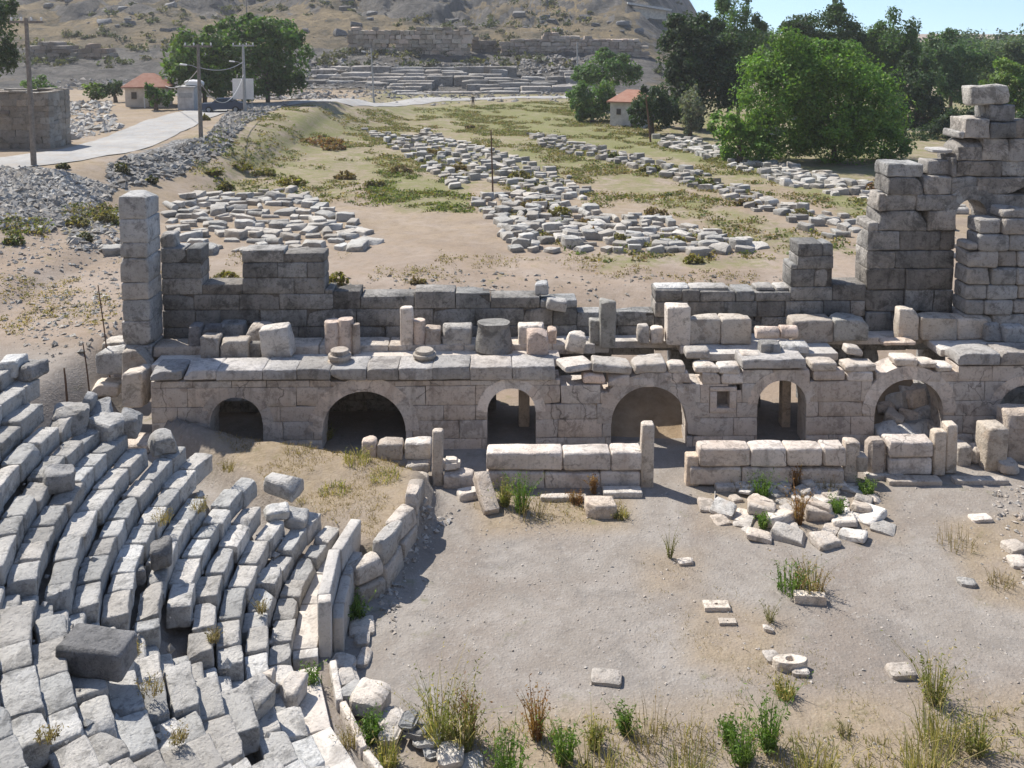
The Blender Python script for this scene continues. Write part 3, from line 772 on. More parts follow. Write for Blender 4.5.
for (cu, cz, L, H) in [(wu, wz + .01, Wd, ha.z - wz), (wu, hb.z, Wd, wz + Hd - hb.z), (wu - (Wd + hw) / 4, ha.z + .003, (Wd - hw) / 2, hh - .006), (wu + (Wd + hw) / 4, ha.z + .003, (Wd - hw) / 2, hh - .006)]:
    V, F = rough_box(L, .5, H, rnd.randrange(9999), (3, 2, 3), .012, .004); a.add(xf(V, SP(cu, .22, cz), SANG), F, (1.08, 1.06, 1.05))
child(a, 'window_frame', M['wall'], wroot)
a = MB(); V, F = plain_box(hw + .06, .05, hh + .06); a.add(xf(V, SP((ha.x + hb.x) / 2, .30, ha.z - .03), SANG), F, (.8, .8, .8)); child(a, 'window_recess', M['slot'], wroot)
# cornice slabs
def cornice(x0, x1, y0, y1, dep=1.1, lab=None):
    a = S(x0, y1, -.1); b = S(x1, y1, -.1); zt = S((x0 + x1) / 2, y0, -.1).z; q = MB()
    V, F = rough_box(b.x - a.x - .004, dep, zt - a.z, rnd.randrange(9999), (9, 5, 4), .03, .026, rnd.choice([.3, .7, 1.1, 1.5]))
    q.add(xf(V, SP((a.x + b.x) / 2, -.1 + dep / 2 + rnd.uniform(-.015, .015), a.z + rnd.uniform(.004, .03)), SANG), F, tone(.8, 1.08, .04)); child(q, 'cornice_slab', M['cornice'], wroot)
xe = [150, 182, 216, 262, 296, 330, 366, 398, 432, 470, 512, 555]
for a_, b_ in zip(xe[:-1], xe[1:]): cornice(a_, b_, 371.5 - (a_ - 150) * .012, 381)
for a_, b_, c_, d_ in [(958, 1000, 354, 366), (1000, 1040, 353, 366), (1040, 1075, 353, 366), (742, 806, 360, 370)]: cornice(a_, b_, c_, d_, .9)

# stage floor over the passage, open where the vault has fallen
zf = lambda x: S(x, 360 if x < 560 else 358, .9).z
a = MB()
for (x0, x1, o0, o1) in [(150, 350, .9, BO), (350, 560, .9, BO), (560, 612, 1.9, BO), (612, 684, 2.25, BO), (684, 700, 1.6, BO), (700, 838, .9, BO), (838, 940, 2.2, BO), (940, 1075, .9, BO)]:
    p, q = S(x0, 360, .9), S(x1, 360, .9)
    V, F = rough_box(q.x - p.x, o1 - o0 - .01, .24, rnd.randrange(999), (9, 4, 2), .03, .015); a.add(xf(V, SP((p.x + q.x) / 2, (o0 + o1) / 2, zl + .0 + (p.x + 12) * .012 - .06), SANG), F, tone(.9, 1.05))
tag(a.build('stage_floor', M['marble'], loc=SP(0, 1.5, zl)), 'worn slab floor of the stage above the arches', 'floor', kind='structure')
a = MB(); u = S(152, 352, 1.75).x; ue = S(556, 352, 1.75).x
while u < ue:
    L = rnd.uniform(.9, 1.7); V, F = rough_box(L - .02, .85, .34, rnd.randrange(9999), (6, 4, 3), .035, .02, .6)
    a.add(xf(V, SP(u + L / 2, 1.75 + .42, zl + .12), SANG), F, tone(.85, 1.08)); u += L
tag(a.build('step', M['pale'], loc=SP(S(350, 352, 1.7).x, 2, zl)), 'long low stone step along the foot of the dark left back wall', 'step')

# ------------------------------------------------------------------ blocks standing on the stage
def floor_z(X): return zl + .18 + (X + 12) * .012
def on_stage(rect):
    xc = (rect[0] + rect[2]) / 2; z = floor_z(S(xc, rect[3]).x); p = G(xc, rect[3], z); off = p.y - SY0 - SK * p.x
    if off > 1.6 and rect[0] < 556:
        p = G(xc, rect[3], zl + .46); off = max(1.78, p.y - SY0 - SK * p.x)
    return min(max(off, -.02), 2.3)
STAGE = [
 # label, rect, depth, material, options
 ('dark upright stump at the left end of the stage, leftmost of the blocks', (188, 322, 201, 354), .5, 'grey', dict(tn=(.55, .55, .58))),
 ('dark blue-grey block beside the leftmost stump on the stage', (200, 324, 219, 345), .5, 'grey', dict(tn=(.6, .6, .63))),
 ('small grey squared block in front of the dark pair at the left of the stage', (200, 333, 219, 360), .55, 'pale', dict(tn=(.75, .74, .73))),
 ('pale squared block, second from the left in the front row on the stage', (220, 334, 248, 360), .55, 'pale', dict(tn=(.95, .94, .92))),
 ('flat-topped block standing behind the pale squared block on the stage', (218, 313, 243, 334), .6, 'grey', {}),
 ('pale broken block leaning behind the tilted block at the left of the stage', (244, 322, 270, 344), .55, 'pale', dict(chip=1.2)),
 ('small dark block wedged between the pale squared block and the tilted one', (248, 338, 261, 357), .4, 'grey', dict(tn=(.7, .7, .7))),
 ('irregular tilted pale block with a scooped left side on the left of the stage', (263, 324, 293, 360), .6, 'pale', dict(ry=-.16, chip=1.3, amp=.06)),
 ('low plinth stone under the small grey block', (197, 360, 218, 371), .5, 'pale', {}),
 ('long low plinth stone under the pale squared block on the stage edge', (219, 360, 262, 371), .5, 'pale', {}),
 ('low plinth stone under the tilted block on the stage edge', (263, 360, 286, 371), .5, 'pale', {}),
 ('slender upright post with a notched top in the middle left of the stage', (400, 306, 413, 350), .32, 'pale', dict(tn=(1.05, 1.02, 1.0))),
 ('squared pinkish block between the half column and the round-carved block', (425, 321, 441, 347), .5, 'pale', dict(tn=(1.0, .95, .92))),
 ('grey block with a worn round carving on its face, beside the bell-shaped stone', (442, 319, 472, 347), .55, 'grey', dict(chip=.5)),
 ('left one of two low stones carrying the bell-shaped stone', (471, 354, 496, 366), .6, 'grey', {}),
 ('right one of two low stones carrying the bell-shaped stone', (497, 354, 516, 366), .6, 'grey', {}),
 ('pale block standing behind the pink block near the middle of the stage', (518, 318, 545, 346), .5, 'pale', {}),
 ('upright pink block in front of a pale one near the middle of the stage', (527, 325, 549, 357), .5, 'pale', dict(tn=(1.12, .99, .94), chip=1.1)),
 ('narrow pink block right behind the upright pink block on the stage', (548, 321, 557, 345), .45, 'pale', dict(tn=(1.05, .95, .9))),
 ('flat base slab under the upright pink block on the stage edge', (515, 355, 552, 367), .6, 'pale', {}),
 ('crumpled bright white stone just left of the dark pillar on the stage', (565, 331, 584, 352), .5, 'pale', dict(tn=(1.2, 1.2, 1.18), chip=1.5, amp=.08, ry=.25)),
 ('short dark stump on the left side of the dark pillar', (590, 317, 604, 346), .45, 'grey', dict(tn=(.8, .8, .78))),
 ('tall square dark pillar standing near the middle of the stage', (600, 298, 616, 349), .5, 'grey', dict(tn=(.75, .75, .72))),
 ('small low post behind the fallen vault, left of the tall pale pillar', (638, 323, 649, 344), .35, 'pale', {}),
 ('second small low post behind the fallen vault, next to the tall pale pillar', (651, 325, 664, 344), .35, 'pale', {}),
 ('tall pale squared pillar at the left end of a long row of stage blocks', (667, 303, 691, 346), .6, 'pale', dict(tn=(.98, .96, .94))),
 ('long grey block right of the tall pale pillar, left half of a pair', (689, 314, 721, 345), .65, 'pale', dict(tn=(.72, .71, .69))),
 ('long grey block right of the tall pale pillar, right half of a pair', (721, 314, 752, 345), .65, 'pale', dict(tn=(.8, .79, .77))),
 ('large pale block with carved face on the right part of the stage', (792, 313, 834, 342), .8, 'pale', dict(tn=(.92, .9, .88), chip=1.1)),
 ('large grey block with rounded carving, right neighbour of the large pale one', (834, 314, 869, 342), .8, 'grey', dict(tn=(1., 1., .97))),
 ('irregular bright upright stone with a bitten left edge at the foot of the tall ruin', (899, 306, 919, 341), .45, 'pale', dict(tn=(1.1, 1.08, 1.04), chip=1.2, amp=.06)),
 ('squared block left of the trapezoid block in front of the near ruin', (921, 312, 957, 341), .6, 'pale', dict(tn=(.9, .88, .84))),
 ('trapezoid pale block at the foot of the near ruin on the right', (957, 314, 986, 340), .6, 'pale', dict(tn=(1.02, .98, .93), taper=-.12)),
 ('long thin slab lying on the squared block in front of the near ruin', (938, 305, 992, 314), .7, 'grey', {}),
 ('rough grey stone at the right edge on the stage, right of the trapezoid block', (986, 320, 1005, 342), .6, 'grey', dict(chip=1.2)),
 ('second rough grey stone at the very right edge of the stage', (1005, 322, 1026, 343), .6, 'grey', dict(chip=1.2)),
 ('long flat slab at the right edge of the stage, lying on its cornice', (988, 343, 1030, 355), .8, 'pale', {}),
 ('pinkish flat slab lying lit on the stage at the foot of the tall ruin', (884, 338, 917, 346), .5, 'pale', dict(tn=(1.1, 1.0, .93))),
 ('round-ended loose stone on the stage edge below the tall pale pillar', (686, 346, 711, 359), .55, 'pale', {}),
 ('flat loose stone on the broken stage edge left of the round-ended stone', (668, 354, 686, 367), .5, 'pale', {}),
 ('loose squared stone on the stage edge below the long grey pair', (695, 358, 719, 370), .5, 'pale', {}),
 ('shaded squared stone set in the broken wall top, right of the central arch', (700, 369, 721, 385), .4, 'wall', {}),
 ('flat-topped loose stone on the stage edge, left of the thin slab over the arch', (719, 357, 741, 370), .5, 'pale', {}),
 ('shaded squared stone in the wall top just left of the second narrow arch', (722, 370, 744, 384), .4, 'wall', {}),
 ('rounded pale stone behind the thin slab over the second narrow arch', (742, 345, 761, 361), .5, 'pale', {}),
 ('dark rounded stone under the broken pipe-shaped stones', (761, 340, 782, 358), .5, 'grey', dict(tn=(.6, .6, .6))),
 ('rough grey stone right of the dark rounded one under the pipe-shaped stones', (782, 341, 810, 355), .55, 'grey', {}),
 ('pale block on the stage edge right of the second narrow arch', (811, 353, 838, 367), .55, 'pale', {}),
 ('pointed white stone lying on a pale slab right of the second narrow arch', (846, 344, 863, 356), .45, 'pale', dict(chip=1.6, ry=.2)),
 ('pale slab with the pointed white stone on top, at the stage edge', (846, 355, 877, 368), .6, 'pale', {}),
 ('squared wall-top stone below the pale block right of the second narrow arch', (813, 367, 846, 381), .4, 'wall', {}),
 ('squared stone in the wall top under the slab with the pointed stone', (847, 368, 874, 382), .4, 'wall', {}),
 ('wedge-shaped pale stone on the crown of the rubble-filled arch, leftmost of three', (896, 351, 918, 364), .5, 'pale', dict(taper=-.2)),
 ('middle wedge-shaped pale stone on the crown of the rubble-filled arch', (919, 353, 936, 364), .5, 'pale', dict(taper=-.2)),
 ('rightmost wedge-shaped pale stone on the crown of the rubble-filled arch', (937, 353, 952, 364), .5, 'pale', dict(taper=-.2)),
 ('broken slab lying on the collapsed stage edge beside the dark pillar', (560, 358, 592, 372), .8, 'pale', dict(rz=.3, chip=1.2)),
 ('tilted broken slab on the collapsed vault, right of the dark pillar', (592, 352, 632, 368), .8, 'pale', dict(ry=.08, chip=1.2)),
 ('lit broken slab above the crown of the collapsed central arch', (634, 350, 667, 368), .9, 'pale', dict(ry=-.06, chip=1.1)),
 ('small pink broken stone left of the collapsed central arch crown', (583, 370, 606, 384), .5, 'wall', dict(chip=1.4, tn=(1.1, .98, .92))),
 ('rounded stone on the haunch of the collapsed central arch', (608, 368, 630, 384), .5, 'wall', dict(chip=1.3)),
 ('rough stone right on the crown of the collapsed central arch', (632, 369, 655, 384), .5, 'wall', dict(chip=1.3)),
 ('rough stone on the right haunch of the collapsed central arch', (657, 368, 692, 384), .5, 'wall', dict(chip=1.3)),
]
LOW = {'left one of two low stones': 1}
for lab, rect, dep, mat, opt in STAGE: stage_block(lab, rect, on_stage(rect), dep, mat, **opt)

def stage_lathe(label, rect, prof, mat, name, cat, tn=(1, 1, 1), wob=.01, squash=1., n=22, off=None):
    x0, y0, x1, y1 = rect; off = on_stage(rect) if off is None else off
    a, b = S(x0, y1, off), S(x1, y1, off); r = (b - a).length / 2; H = S((x0 + x1) / 2, y0, off + r * .8).z - a.z
    V, F = lathe([(pr * r, pz * H) for pr, pz in prof], n, wob, rnd.randrange(999)); V[:, 1] *= squash
    c = (a + b) / 2; return put_block(name, label, cat, V, F, M[mat], (c.x, c.y + r * squash, a.z), 0, tn=tn)
BASE = [(.97, 0), (1, .02), (1, .24), (.97, .27), (.80, .29), (.79, .42), (.81, .44), (.93, .46), (.95, .50), (.95, .66), (.92, .70), (.76, .72), (.74, .97), (.70, 1.0)]
stage_lathe('moulded round column base on the stage edge, below the fluted pair', (325, 350, 350, 369), BASE, 'pale', 'column_plinth', 'column base', (.8, .78, .76))
stage_lathe('moulded round column base on the stage edge, below the slender post', (411, 350, 436, 366), BASE, 'pale', 'column_plinth', 'column base', (.82, .8, .77))
stage_lathe('bell-shaped dark stone, wider at the foot, resting on two low stones', (474, 322, 513, 355), [(1, 0), (1, .06), (.96, .3), (.88, .6), (.82, .85), (.86, .90), (.86, 1.0)], 'grey', 'carved_stone', 'carved stone', (.62, .62, .61), .03, .8)
stage_lathe('pink half column standing against the slender post on the stage', (412, 320, 425, 349), [(1, 0), (1, .5), (.98, .98), (.9, 1)], 'pale', 'column_stump', 'column stump', (1.05, .96, .92))
stage_lathe('wide pink half column, left one of a fluted pair on the stage', (323, 321, 340, 354), [(1, 0), (1, .5), (.98, .96), (.9, 1)], 'pale', 'column_stump', 'column stump', (.98, .9, .87), .02)
stage_lathe('taller pink half column, middle one of the fluted group on the stage', (337, 319, 353, 354), [(1, 0), (1, .5), (.98, .96), (.9, 1)], 'pale', 'column_stump', 'column stump', (1.05, .96, .92), .02)
stage_lathe('narrow shaded half column, right end of the fluted group on the stage', (352, 324, 360, 354), [(1, 0), (1, .5), (.98, .96), (.9, 1)], 'pale', 'column_stump', 'column stump', (.8, .76, .74), .02)
def lying_pipe(label, rect, off, tn=(1, 1, 1)):
    x0, y0, x1, y1 = rect; a, b = S(x0, (y0 + y1) / 2, off), S(x1, (y0 + y1) / 2, off); r = (S(x0, y0, off).z - S(x0, y1, off).z) / 2 * .95
    V, F = lathe([(r * .9, 0), (r, .03), (r * .97, (b - a).length - .04), (r * .85, (b - a).length)], 16, .02, 4)
    return put_block('column_drum', label, 'column drum', V, F, M['pale'], a + Vector((0, r, 0)), 0, 0, R(90), tn)
lying_pipe('broken pink pipe-shaped stone lying on the stage, left one of two', (757, 328, 780, 341), 1.2, (1.15, 1.05, 1.0))
lying_pipe('broken pink pipe-shaped stone lying on the stage, right one of two', (781, 327, 799, 341), 1.2, (1.12, 1.0, .95))

# near ruin on the right
rsg = psegs([(968, 979, 243), (979, 1003, 219), (1003, 1026, 208), (1026, 1075, 220)], 1.75)
mb = MB(); masonry(mb, rsg, S(980, 322, 1.75).z - .3, 1.75, .85, (.46, .62), (.6, 1.1), [], amp=.035, chip=.95, bev=.06, gap=.02, seed=33, tn=(.8, 1.2), proud=.04)
tag(mb.build('ruined_wall', M['grey'], loc=SP(S(990, 320, 1.75).x, 2, 3)), 'ragged grey block wall at the right edge, standing before the tall arched ruin', 'ruin')

# boulders at the left corner of the stage and on the ends of the seat rows
def boulder(label, rect, dep, z, mat='seat', rx=0., ry=0., rz=0., chip=1.2, amp=.07, tn=None, name='boulder', cat='boulder', Yf=None):
    x0, y0, x1, y1 = rect; xc = (x0 + x1) / 2
    f = G(xc, y1, z) if Yf is None else Wp(xc, y1, Yf); s = (f.y * cp - (f.z - CH) * sp) / FPX
    H = max(.15, Wp(xc, y0, f.y + dep * .75).z - f.z)
    V, F = rough_box((x1 - x0) * s, dep, H + .12, rnd.randrange(10**6), (8, 7, 7), .06, amp, chip, .03)
    return put_block(name, label, cat, V, F, M[mat], (f.x, f.y + dep / 2, f.z - .12), rz, rx, ry, tn)
for lab, rect, dep, Yf, mat, tn in [
  ('big pale boulder at the left corner of the stage, nearest the wall end', (121, 361, 142, 400), .9, 27.25, 'pale', (1.05, 1.03, 1.0)),
  ('pale boulder behind the big one at the left corner of the stage', (121, 331, 150, 364), .9, 28.1, 'pale', (.95, .94, .92)),
  ('upright grey squared boulder at the foot of the tall pier, on the left', (95, 338, 122, 362), .9, 28.9, 'grey', (1, 1, 1)),
  ('flat pale footing stone under the upright grey boulder by the pier', (89, 359, 117, 374), .8, 28.6, 'pale', (1, .98, .95)),
  ('flat lit slab lying below the big pale boulder at the stage corner', (110, 398, 148, 413), 1.0, 26.7, 'pale', (1.05, 1.0, .96)),
  ('flat pale slab beside the pier on the dry ground, left of the boulders', (100, 310, 122, 325), .9, 30.6, 'pale', (1., 1., .97))]:
    boulder(lab, rect, dep, 0, mat, tn=tn, Yf=Yf)
def seat_z(px, py):                      # height of the seat surface under a pixel
    for i in np.arange(23, -1, -.1):
        z = Z0 + RH * i; p = G(px, py, z)
        if polar(p)[0] >= R0 + RW * i: return z
    return Z0
for k, (lab, rect, dep, mat, rot) in enumerate([
  ('tall angular grey boulder on the upper seat ends, the biggest by the rods', (44, 386, 77, 415), .8, 'seat', (.1, .1, .4)),
  ('small dark boulder between two bigger ones on the upper seat ends', (72, 387, 88, 403), .5, 'boulder', (0, .2, .2)),
  ('pointed dark boulder behind the broad one on the upper seat ends', (83, 387, 109, 408), .6, 'boulder', (.1, -.3, .3)),
  ('broad pale-topped boulder on the upper seat ends near the stage corner', (83, 401, 116, 429), .8, 'seat', (0, .15, -.3)),
  ('upright shaded boulder right of the broad one on the upper seat ends', (116, 408, 135, 433), .6, 'boulder', (.15, 0, .2)),
  ('rough pale block at the row end nearest the stage wall corner', (145, 426, 171, 446), .6, 'seat', (0, .1, .5)),
  ('grey block at the top left corner of the seats, against the picture edge', (-6, 345, 13, 366), .7, 'seat', (0, 0, .2)),
  ('long tilted dark block on the topmost seats at the left', (4, 356, 38, 373), .7, 'boulder', (0, -.18, -.3)),
  ('squared grey block tipped on the earth ramp at the end of the lower seats', (263, 468, 299, 489), .6, 'seat', (.04, .08, -.35)),
  ('grey stone under the tipped block at the end of the lower seats', (268, 486, 297, 501), .5, 'boulder', (0, .05, -.2)),
  ('jagged white stone on the row ends below the tipped block', (262, 499, 285, 515), .45, 'seat', (.2, .1, .5)),
  ('pale flat stone leaning between the row ends near the ramp', (281, 502, 303, 520), .5, 'seat', (.2, .3, .2)),
  ('grey cube-like stone standing in a gap among the middle seats', (146, 541, 168, 566), .45, 'boulder', (0, .05, .3)),
  ('small rounded grey stone lying in the gap of the middle seats', (124, 544, 141, 563), .35, 'boulder', (0, .05, .3)),
  ('broken stone lying in a gap of the upper left seats', (36, 458, 66, 482), .45, 'boulder', (.1, .2, .6)),
  ('dark-sided big flat block lying askew across the seats at lower left', (52, 630, 124, 672), .62, 'boulder', (.06, .05, -.12)),
  ('flat grey slab tilted beside the stairs near the pale walkway', (233, 668, 268, 700), .6, 'seat', (.1, .15, -.6)),
  ('pale squared block at the stair foot beside the pale walkway', (278, 660, 300, 690), .55, 'pale', (0, 0, -.2)),
  ('thin pale slab standing at the end of the second lowest row by the stairs', (258, 652, 274, 674), .3, 'pale', (0, 0, -.1))]):
    z = seat_z((rect[0] + rect[2]) / 2, rect[3]); boulder(lab, rect, dep, z, mat, *rot, **(dict(chip=.7, amp=.035, tn=(.75, .75, .76)) if 'askew' in lab else {}))
# ------------------------------------------------------------------ low screen wall along the orchestra
mb_i = 0
def low_block(lab, rect, dep, mat='pale', name='stone_block', cat='stone block', z=0., **o): return ground_block(lab, rect, dep, mat, name, cat, z=z, **o)
def screen(label, courses, dep, Y, mat='wall'):
    mb = MB()
    for (x0, x1, y0, y1, cuts) in courses:
        e = [x0] + cuts + [x1]
        for a, b in zip(e[:-1], e[1:]):
            p, q = Wp(a, y1, Y), Wp(b, y1, Y); zt = Wp((a + b) / 2, y0 + rnd.uniform(-1, 1), Y + .1).z; z0 = max(-.1, p.z)
            V, F = rough_box(q.x - p.x - .02, dep * rnd.uniform(.92, 1.02), zt - z0, rnd.randrange(10**6), (7, 5, 6), .05, .026, .3)
            mb.add(xf(V, ((p.x + q.x) / 2, Y + dep / 2 + rnd.gauss(0, .01), z0), rnd.gauss(0, .01)), F, tone(.88, 1.12, .03))
    return tag(mb.build('screen_wall', M[mat], loc=(Wp(courses[0][0], 470, Y).x, Y, 0)), label, 'low wall')
Yb = G(560, 488, 0).y
screen('low two-course stone wall in front of the first narrow arch, left of the gap', [(486, 641, 471, 490, [545, 600]), (486, 643, 451, 471, [563, 611])], .62, Yb)
low_block('flat cap stone lying on the low wall in front of the first narrow arch', (546, 445, 571, 452), .5, 'pale', z=.98)
screen('long low stone wall behind the heap of stones, right of the gap', [(690, 845, 467, 486, [742, 800]), (699, 847, 448, 467, [751, 787, 823])], .6, Yb)
low_block('thin flat cap stone on the long low wall behind the heap', (751, 441, 788, 448), .5, 'pale', z=.98)
screen('short tall slab-built screen before the rubble-filled arch', [(889, 933, 458, 476, []), (889, 934, 441, 458, [])], .6, Yb + .5)
P_ = dict(amp=.018, chip=.4, bev=.04)
def post(lab, rect, dep=.36, **o):
    k = dict(P_); k.update(o); return low_block(lab, rect, dep, 'pale', 'stone_post', 'stone post', **k)
post('tall pale post at the right end of the left low wall, beside the gap', (641, 421, 654, 488), tn=(1.05, 1.02, .98))
post('tapered post at the left end of the long low wall, beside the gap', (686, 452, 699, 486), tn=(1.1, 1.0, .9))
post('leaning pale post at the right end of the long low wall', (843, 438, 858, 482), ry=.05, tn=(1.05, 1.0, .95))
post('short round-topped stone filling the space beside the leaning post', (857, 452, 868, 471), z=.35)
post('broad round-topped post between the long low wall and the tall screen', (868, 436, 887, 478), .45, bev=.14, tn=(.95, .9, .87))
post('tall pale post right of the tall screen, left one of a pair', (933, 428, 946, 475), z=.05, tn=(1.0, .95, .88))
post('taller pale post right of the tall screen, right one of a pair', (945, 421, 957, 473), z=.05, tn=(1.05, 1.0, .93))
post('slim pale post standing at the left end of the ramp wall by the orchestra', (432, 428, 443, 486), .3, tn=(1.02, .98, .93))
low_block('squared stone right of the post pair before the right arches', (957, 440, 972, 466), .5, 'pale')
low_block('rounded squared stone beside the big right-hand blocks', (973, 443, 989, 465), .5, 'pale', bev=.12)
low_block('small boulder-like stone at the foot of the right-hand blocks', (1002, 457, 1021, 476), .45, 'pale', bev=.12)
low_block('tall pale block with lit left side near the right edge, lower one', (986, 421, 1008, 472), .7, 'pale', tn=(1.0, .96, .9))
low_block('tallest pale block at the right edge, rising behind the lower one', (1006, 405, 1045, 462), .7, 'pale', tn=(1.05, .98, .92))
# left of the slim post
low_block('low square pillar, leftmost of the blocks at the ramp end', (361, 436, 376, 459), .45, 'pale', z=.6, tn=(1.05, .97, .93))
low_block('pale block in the row at the ramp end, next to the low square pillar', (376, 438, 403, 459), .5, 'pale', z=.6)
low_block('pale block in the row at the ramp end, next to the slim post', (404, 437, 431, 459), .5, 'pale', z=.6)
low_block('flat grey block stacked below the row at the ramp end', (405, 457, 429, 473), .6, 'pale', z=.35, tn=(.8, .8, .8))
low_block('rough block in the ramp edge below the flat grey block', (404, 472, 428, 492), .5, 'pale', z=.1, tn=(.75, .73, .7))
low_block('squared pinkish block right of the slim post', (443, 469, 474, 489), .5, 'wall')
low_block('round-topped stone behind the squared pinkish block', (442, 456, 460, 470), .45, 'pale', z=.45, bev=.2)
low_block('low stone lying in shade below the squared pinkish block', (457, 488, 478, 501), .4, 'pale', rz=.3)
def leaning(lab, x0, y0, x1, y1, w, mat='pale'):
    a = G(x1, y1, .05); b = Wp(x0, y0, a.y + .95); d = b - a; Lg = d.length
    V, F = rough_box(w, .32, Lg, 5, (4, 4, 7), .04, .02, .4)
    o = put_block('fallen_post', lab, 'stone post', V, F, M[mat], a, tn=(1.05, 1.0, .95)); o.rotation_mode = 'QUATERNION'; o.rotation_quaternion = d.to_track_quat('Z', 'Y'); return o
leaning('pale post leaning against the left end of the low wall', 480, 474, 492, 513, .42)
low_block('lit squared block lying before the low wall near its right end', (586, 497, 616, 519), .55, 'pale', rz=.08, tn=(1.12, 1.05, .98))
for lab, rect in [('long flat paving slab at the foot of the left low wall', (603, 487, 643, 498)), ('thin kerb slab in the dry grass at the foot of the left low wall', (540, 494, 587, 502)), ('grey flat slab lying in shade before the long low wall, left one', (716, 482, 760, 492)),
                  ('grey flat slab lying in shade before the long low wall, right one', (808, 480, 848, 489)), ('pale flat slab lying in shade before the tall screen', (889, 476, 943, 486)), ('shaded flat slab half buried at the right edge before the blocks', (955, 476, 1010, 485)),
                  ('narrow tilted slab in front of the broad round-topped post', (866, 470, 905, 480))]:
    f = G((rect[0] + rect[2]) / 2, rect[3], 0); g = G((rect[0] + rect[2]) / 2, rect[1], .08); low_block(lab, rect, max(.25, g.y - f.y - .05), 'pale', 'paving_slab', 'slab', hmin=.10, chip=.5, amp=.015, bev=.025)
# things inside the arches
for lab, (x, y, z), L, Wd, H, off, rot in [
   ('upright pale block standing inside the first narrow arch', (524, 440, 0), .35, .35, 1.7, 1.7, 0), ('slim upright slab standing inside the second narrow arch', (784, 437, 0), .28, .4, 1.9, 1.5, 0)]:
    p = S(x, y, off); V, F = rough_box(L, Wd, H, 5, (4, 4, 5), .03, .02, .4); put_block('stone_block', lab, 'stone block', V, F, M['pale'], (p.x, p.y, 0), rot, tn=(1.05, .98, .9))
rub = [(884, 432, .9, 0), (899, 434, .8, .1), (920, 432, .9, .3), (934, 428, .7, .3), (892, 418, .75, .6), (908, 420, .9, 1.0), (925, 416, .8, 1.0), (938, 414, .6, 1.1), (900, 403, .85, 1.5), (916, 400, .9, 1.5), (930, 401, .6, 1.6), (907, 391, .6, 1.9), (920, 390, .7, 1.9), (888, 406, .6, 1.2)]
for x, y, sz, o in rub:
    off = .25 + o * 1.0; p = S(x, y, off); V, F = rough_box(sz * rnd.uniform(.7, 1), sz * .7, sz * .62, rnd.randrange(9999), (6, 5, 5), .05, .04, 1.0)
    put_block('fallen_block', 'fallen block in the rubble that chokes the wide right-hand arch', 'stone block', V, F, M['pale'], (p.x, p.y, p.z - .25), rnd.uniform(-.8, .8), rnd.uniform(-.5, .5), rnd.uniform(-.4, .4), tone(1.0, 1.2, .08), 'rubble blocks inside the arch')
# earth slopes inside the central and the rubble arch
def heap(name, x0, x1, off0, off1, z0, z1, label):
    a = MB(); n = 16; V = []; F = []; u0, u1 = S(x0, 445).x, S(x1, 445).x
    for j in range(n + 1):
        for i in range(n + 1):
            u = u0 + (u1 - u0) * i / n; o = off0 + (off1 - off0) * j / n; side = i / n
            V.append(tuple(SP(u, o, z0 + (z1 - z0) * (j / n) ** 1.1 * (.55 + .45 * side) + .06 * noise.noise(Vector((u * 2, o * 2, 3)))) ))
    for j in range(n):
        for i in range(n): F.append((j * (n + 1) + i, j * (n + 1) + i + 1, (j + 1) * (n + 1) + i + 1, (j + 1) * (n + 1) + i))
    a.add(V, F); o = a.build(name, M['earth']); return tag(o, kind='structure')
m = NT('fallen_earth'); P = m.pos(); n1 = m.noise(P, 2, 6, .7); m.bsdf(m.mix(m.ramp(n1, .35, .65), (.27, .2, .13), (.39, .30, .21)), .97, m.bump(m.noise(P, 9, 6, .7), .6, .06), .1); M['earth'] = m.m
heap('earth_slope', 611, 690, .5, BO + .1, -.05, 1.5, '')
heap('earth_slope', 872, 945, .7, BO + .1, -.05, 1.5, '')

# ------------------------------------------------------------------ stones on the orchestra floor
heap_px = [(648 + 0, 0)]
HE = [(201, 235, 262), (262, 265, 345), (205, 262, 372), (247, 328, 400), (310, 350, 355), (330, 405, 420), (372, 460, 365), (375, 470, 400), (352, 392, 325), (395, 440, 320), (440, 490, 335), (478, 520, 320), (485, 540, 375), (525, 560, 345), (550, 590, 325), (575, 605, 330), (556, 590, 360), (565, 640, 388), (610, 650, 350), (565, 665, 415), (650, 690, 335), (690, 725, 365), (640, 700, 355), (665, 755, 440), (700, 740, 315), (725, 780, 328), (740, 800, 358), (735, 800, 385), (745, 850, 425), (790, 825, 355), (810, 885, 460), (430, 540, 435), (370, 460, 490), (460, 575, 490), (595, 690, 510), (695, 785, 490), (555, 660, 395), (500, 545, 400), (440, 480, 405), (405, 440, 375), (600, 640, 330), (630, 665, 325), (480, 520, 295), (690, 730, 405), (250, 310, 430), (330, 400, 438), (640, 690, 470), (420, 470, 440), (520, 560, 470), (295, 335, 385), (270, 315, 312), (345, 375, 310), (440, 480, 300), (560, 600, 300), (375, 415, 478)]
for k, (a, b, y1) in enumerate(sorted(HE, key=lambda q: q[2])):
    x0, x1, yy = a / 3.413 + 640, b / 3.413 + 640, y1 / 3.413 + 400
    wpx = x1 - x0; hpx = min(17, max(10, wpx * rnd.uniform(.45, .75)))
    big = y1 > 415
    ground_block('pale weathered stone in the low heap on the orchestra floor', (x0, yy - hpx, x1, yy), rnd.uniform(.35, .6) * (1.2 if big else 1), 'pale', 'heap_stone', 'stone', .05, rnd.uniform(1.0, 2.0), rnd.uniform(-.6, .6), rnd.uniform(-.16, .16), rnd.uniform(-.18, .18), z=0. if big or rnd.random() < .6 else .1, bev=.045, group='stones of the heap on the orchestra floor', tn=tone(.9, 1.15, .05))
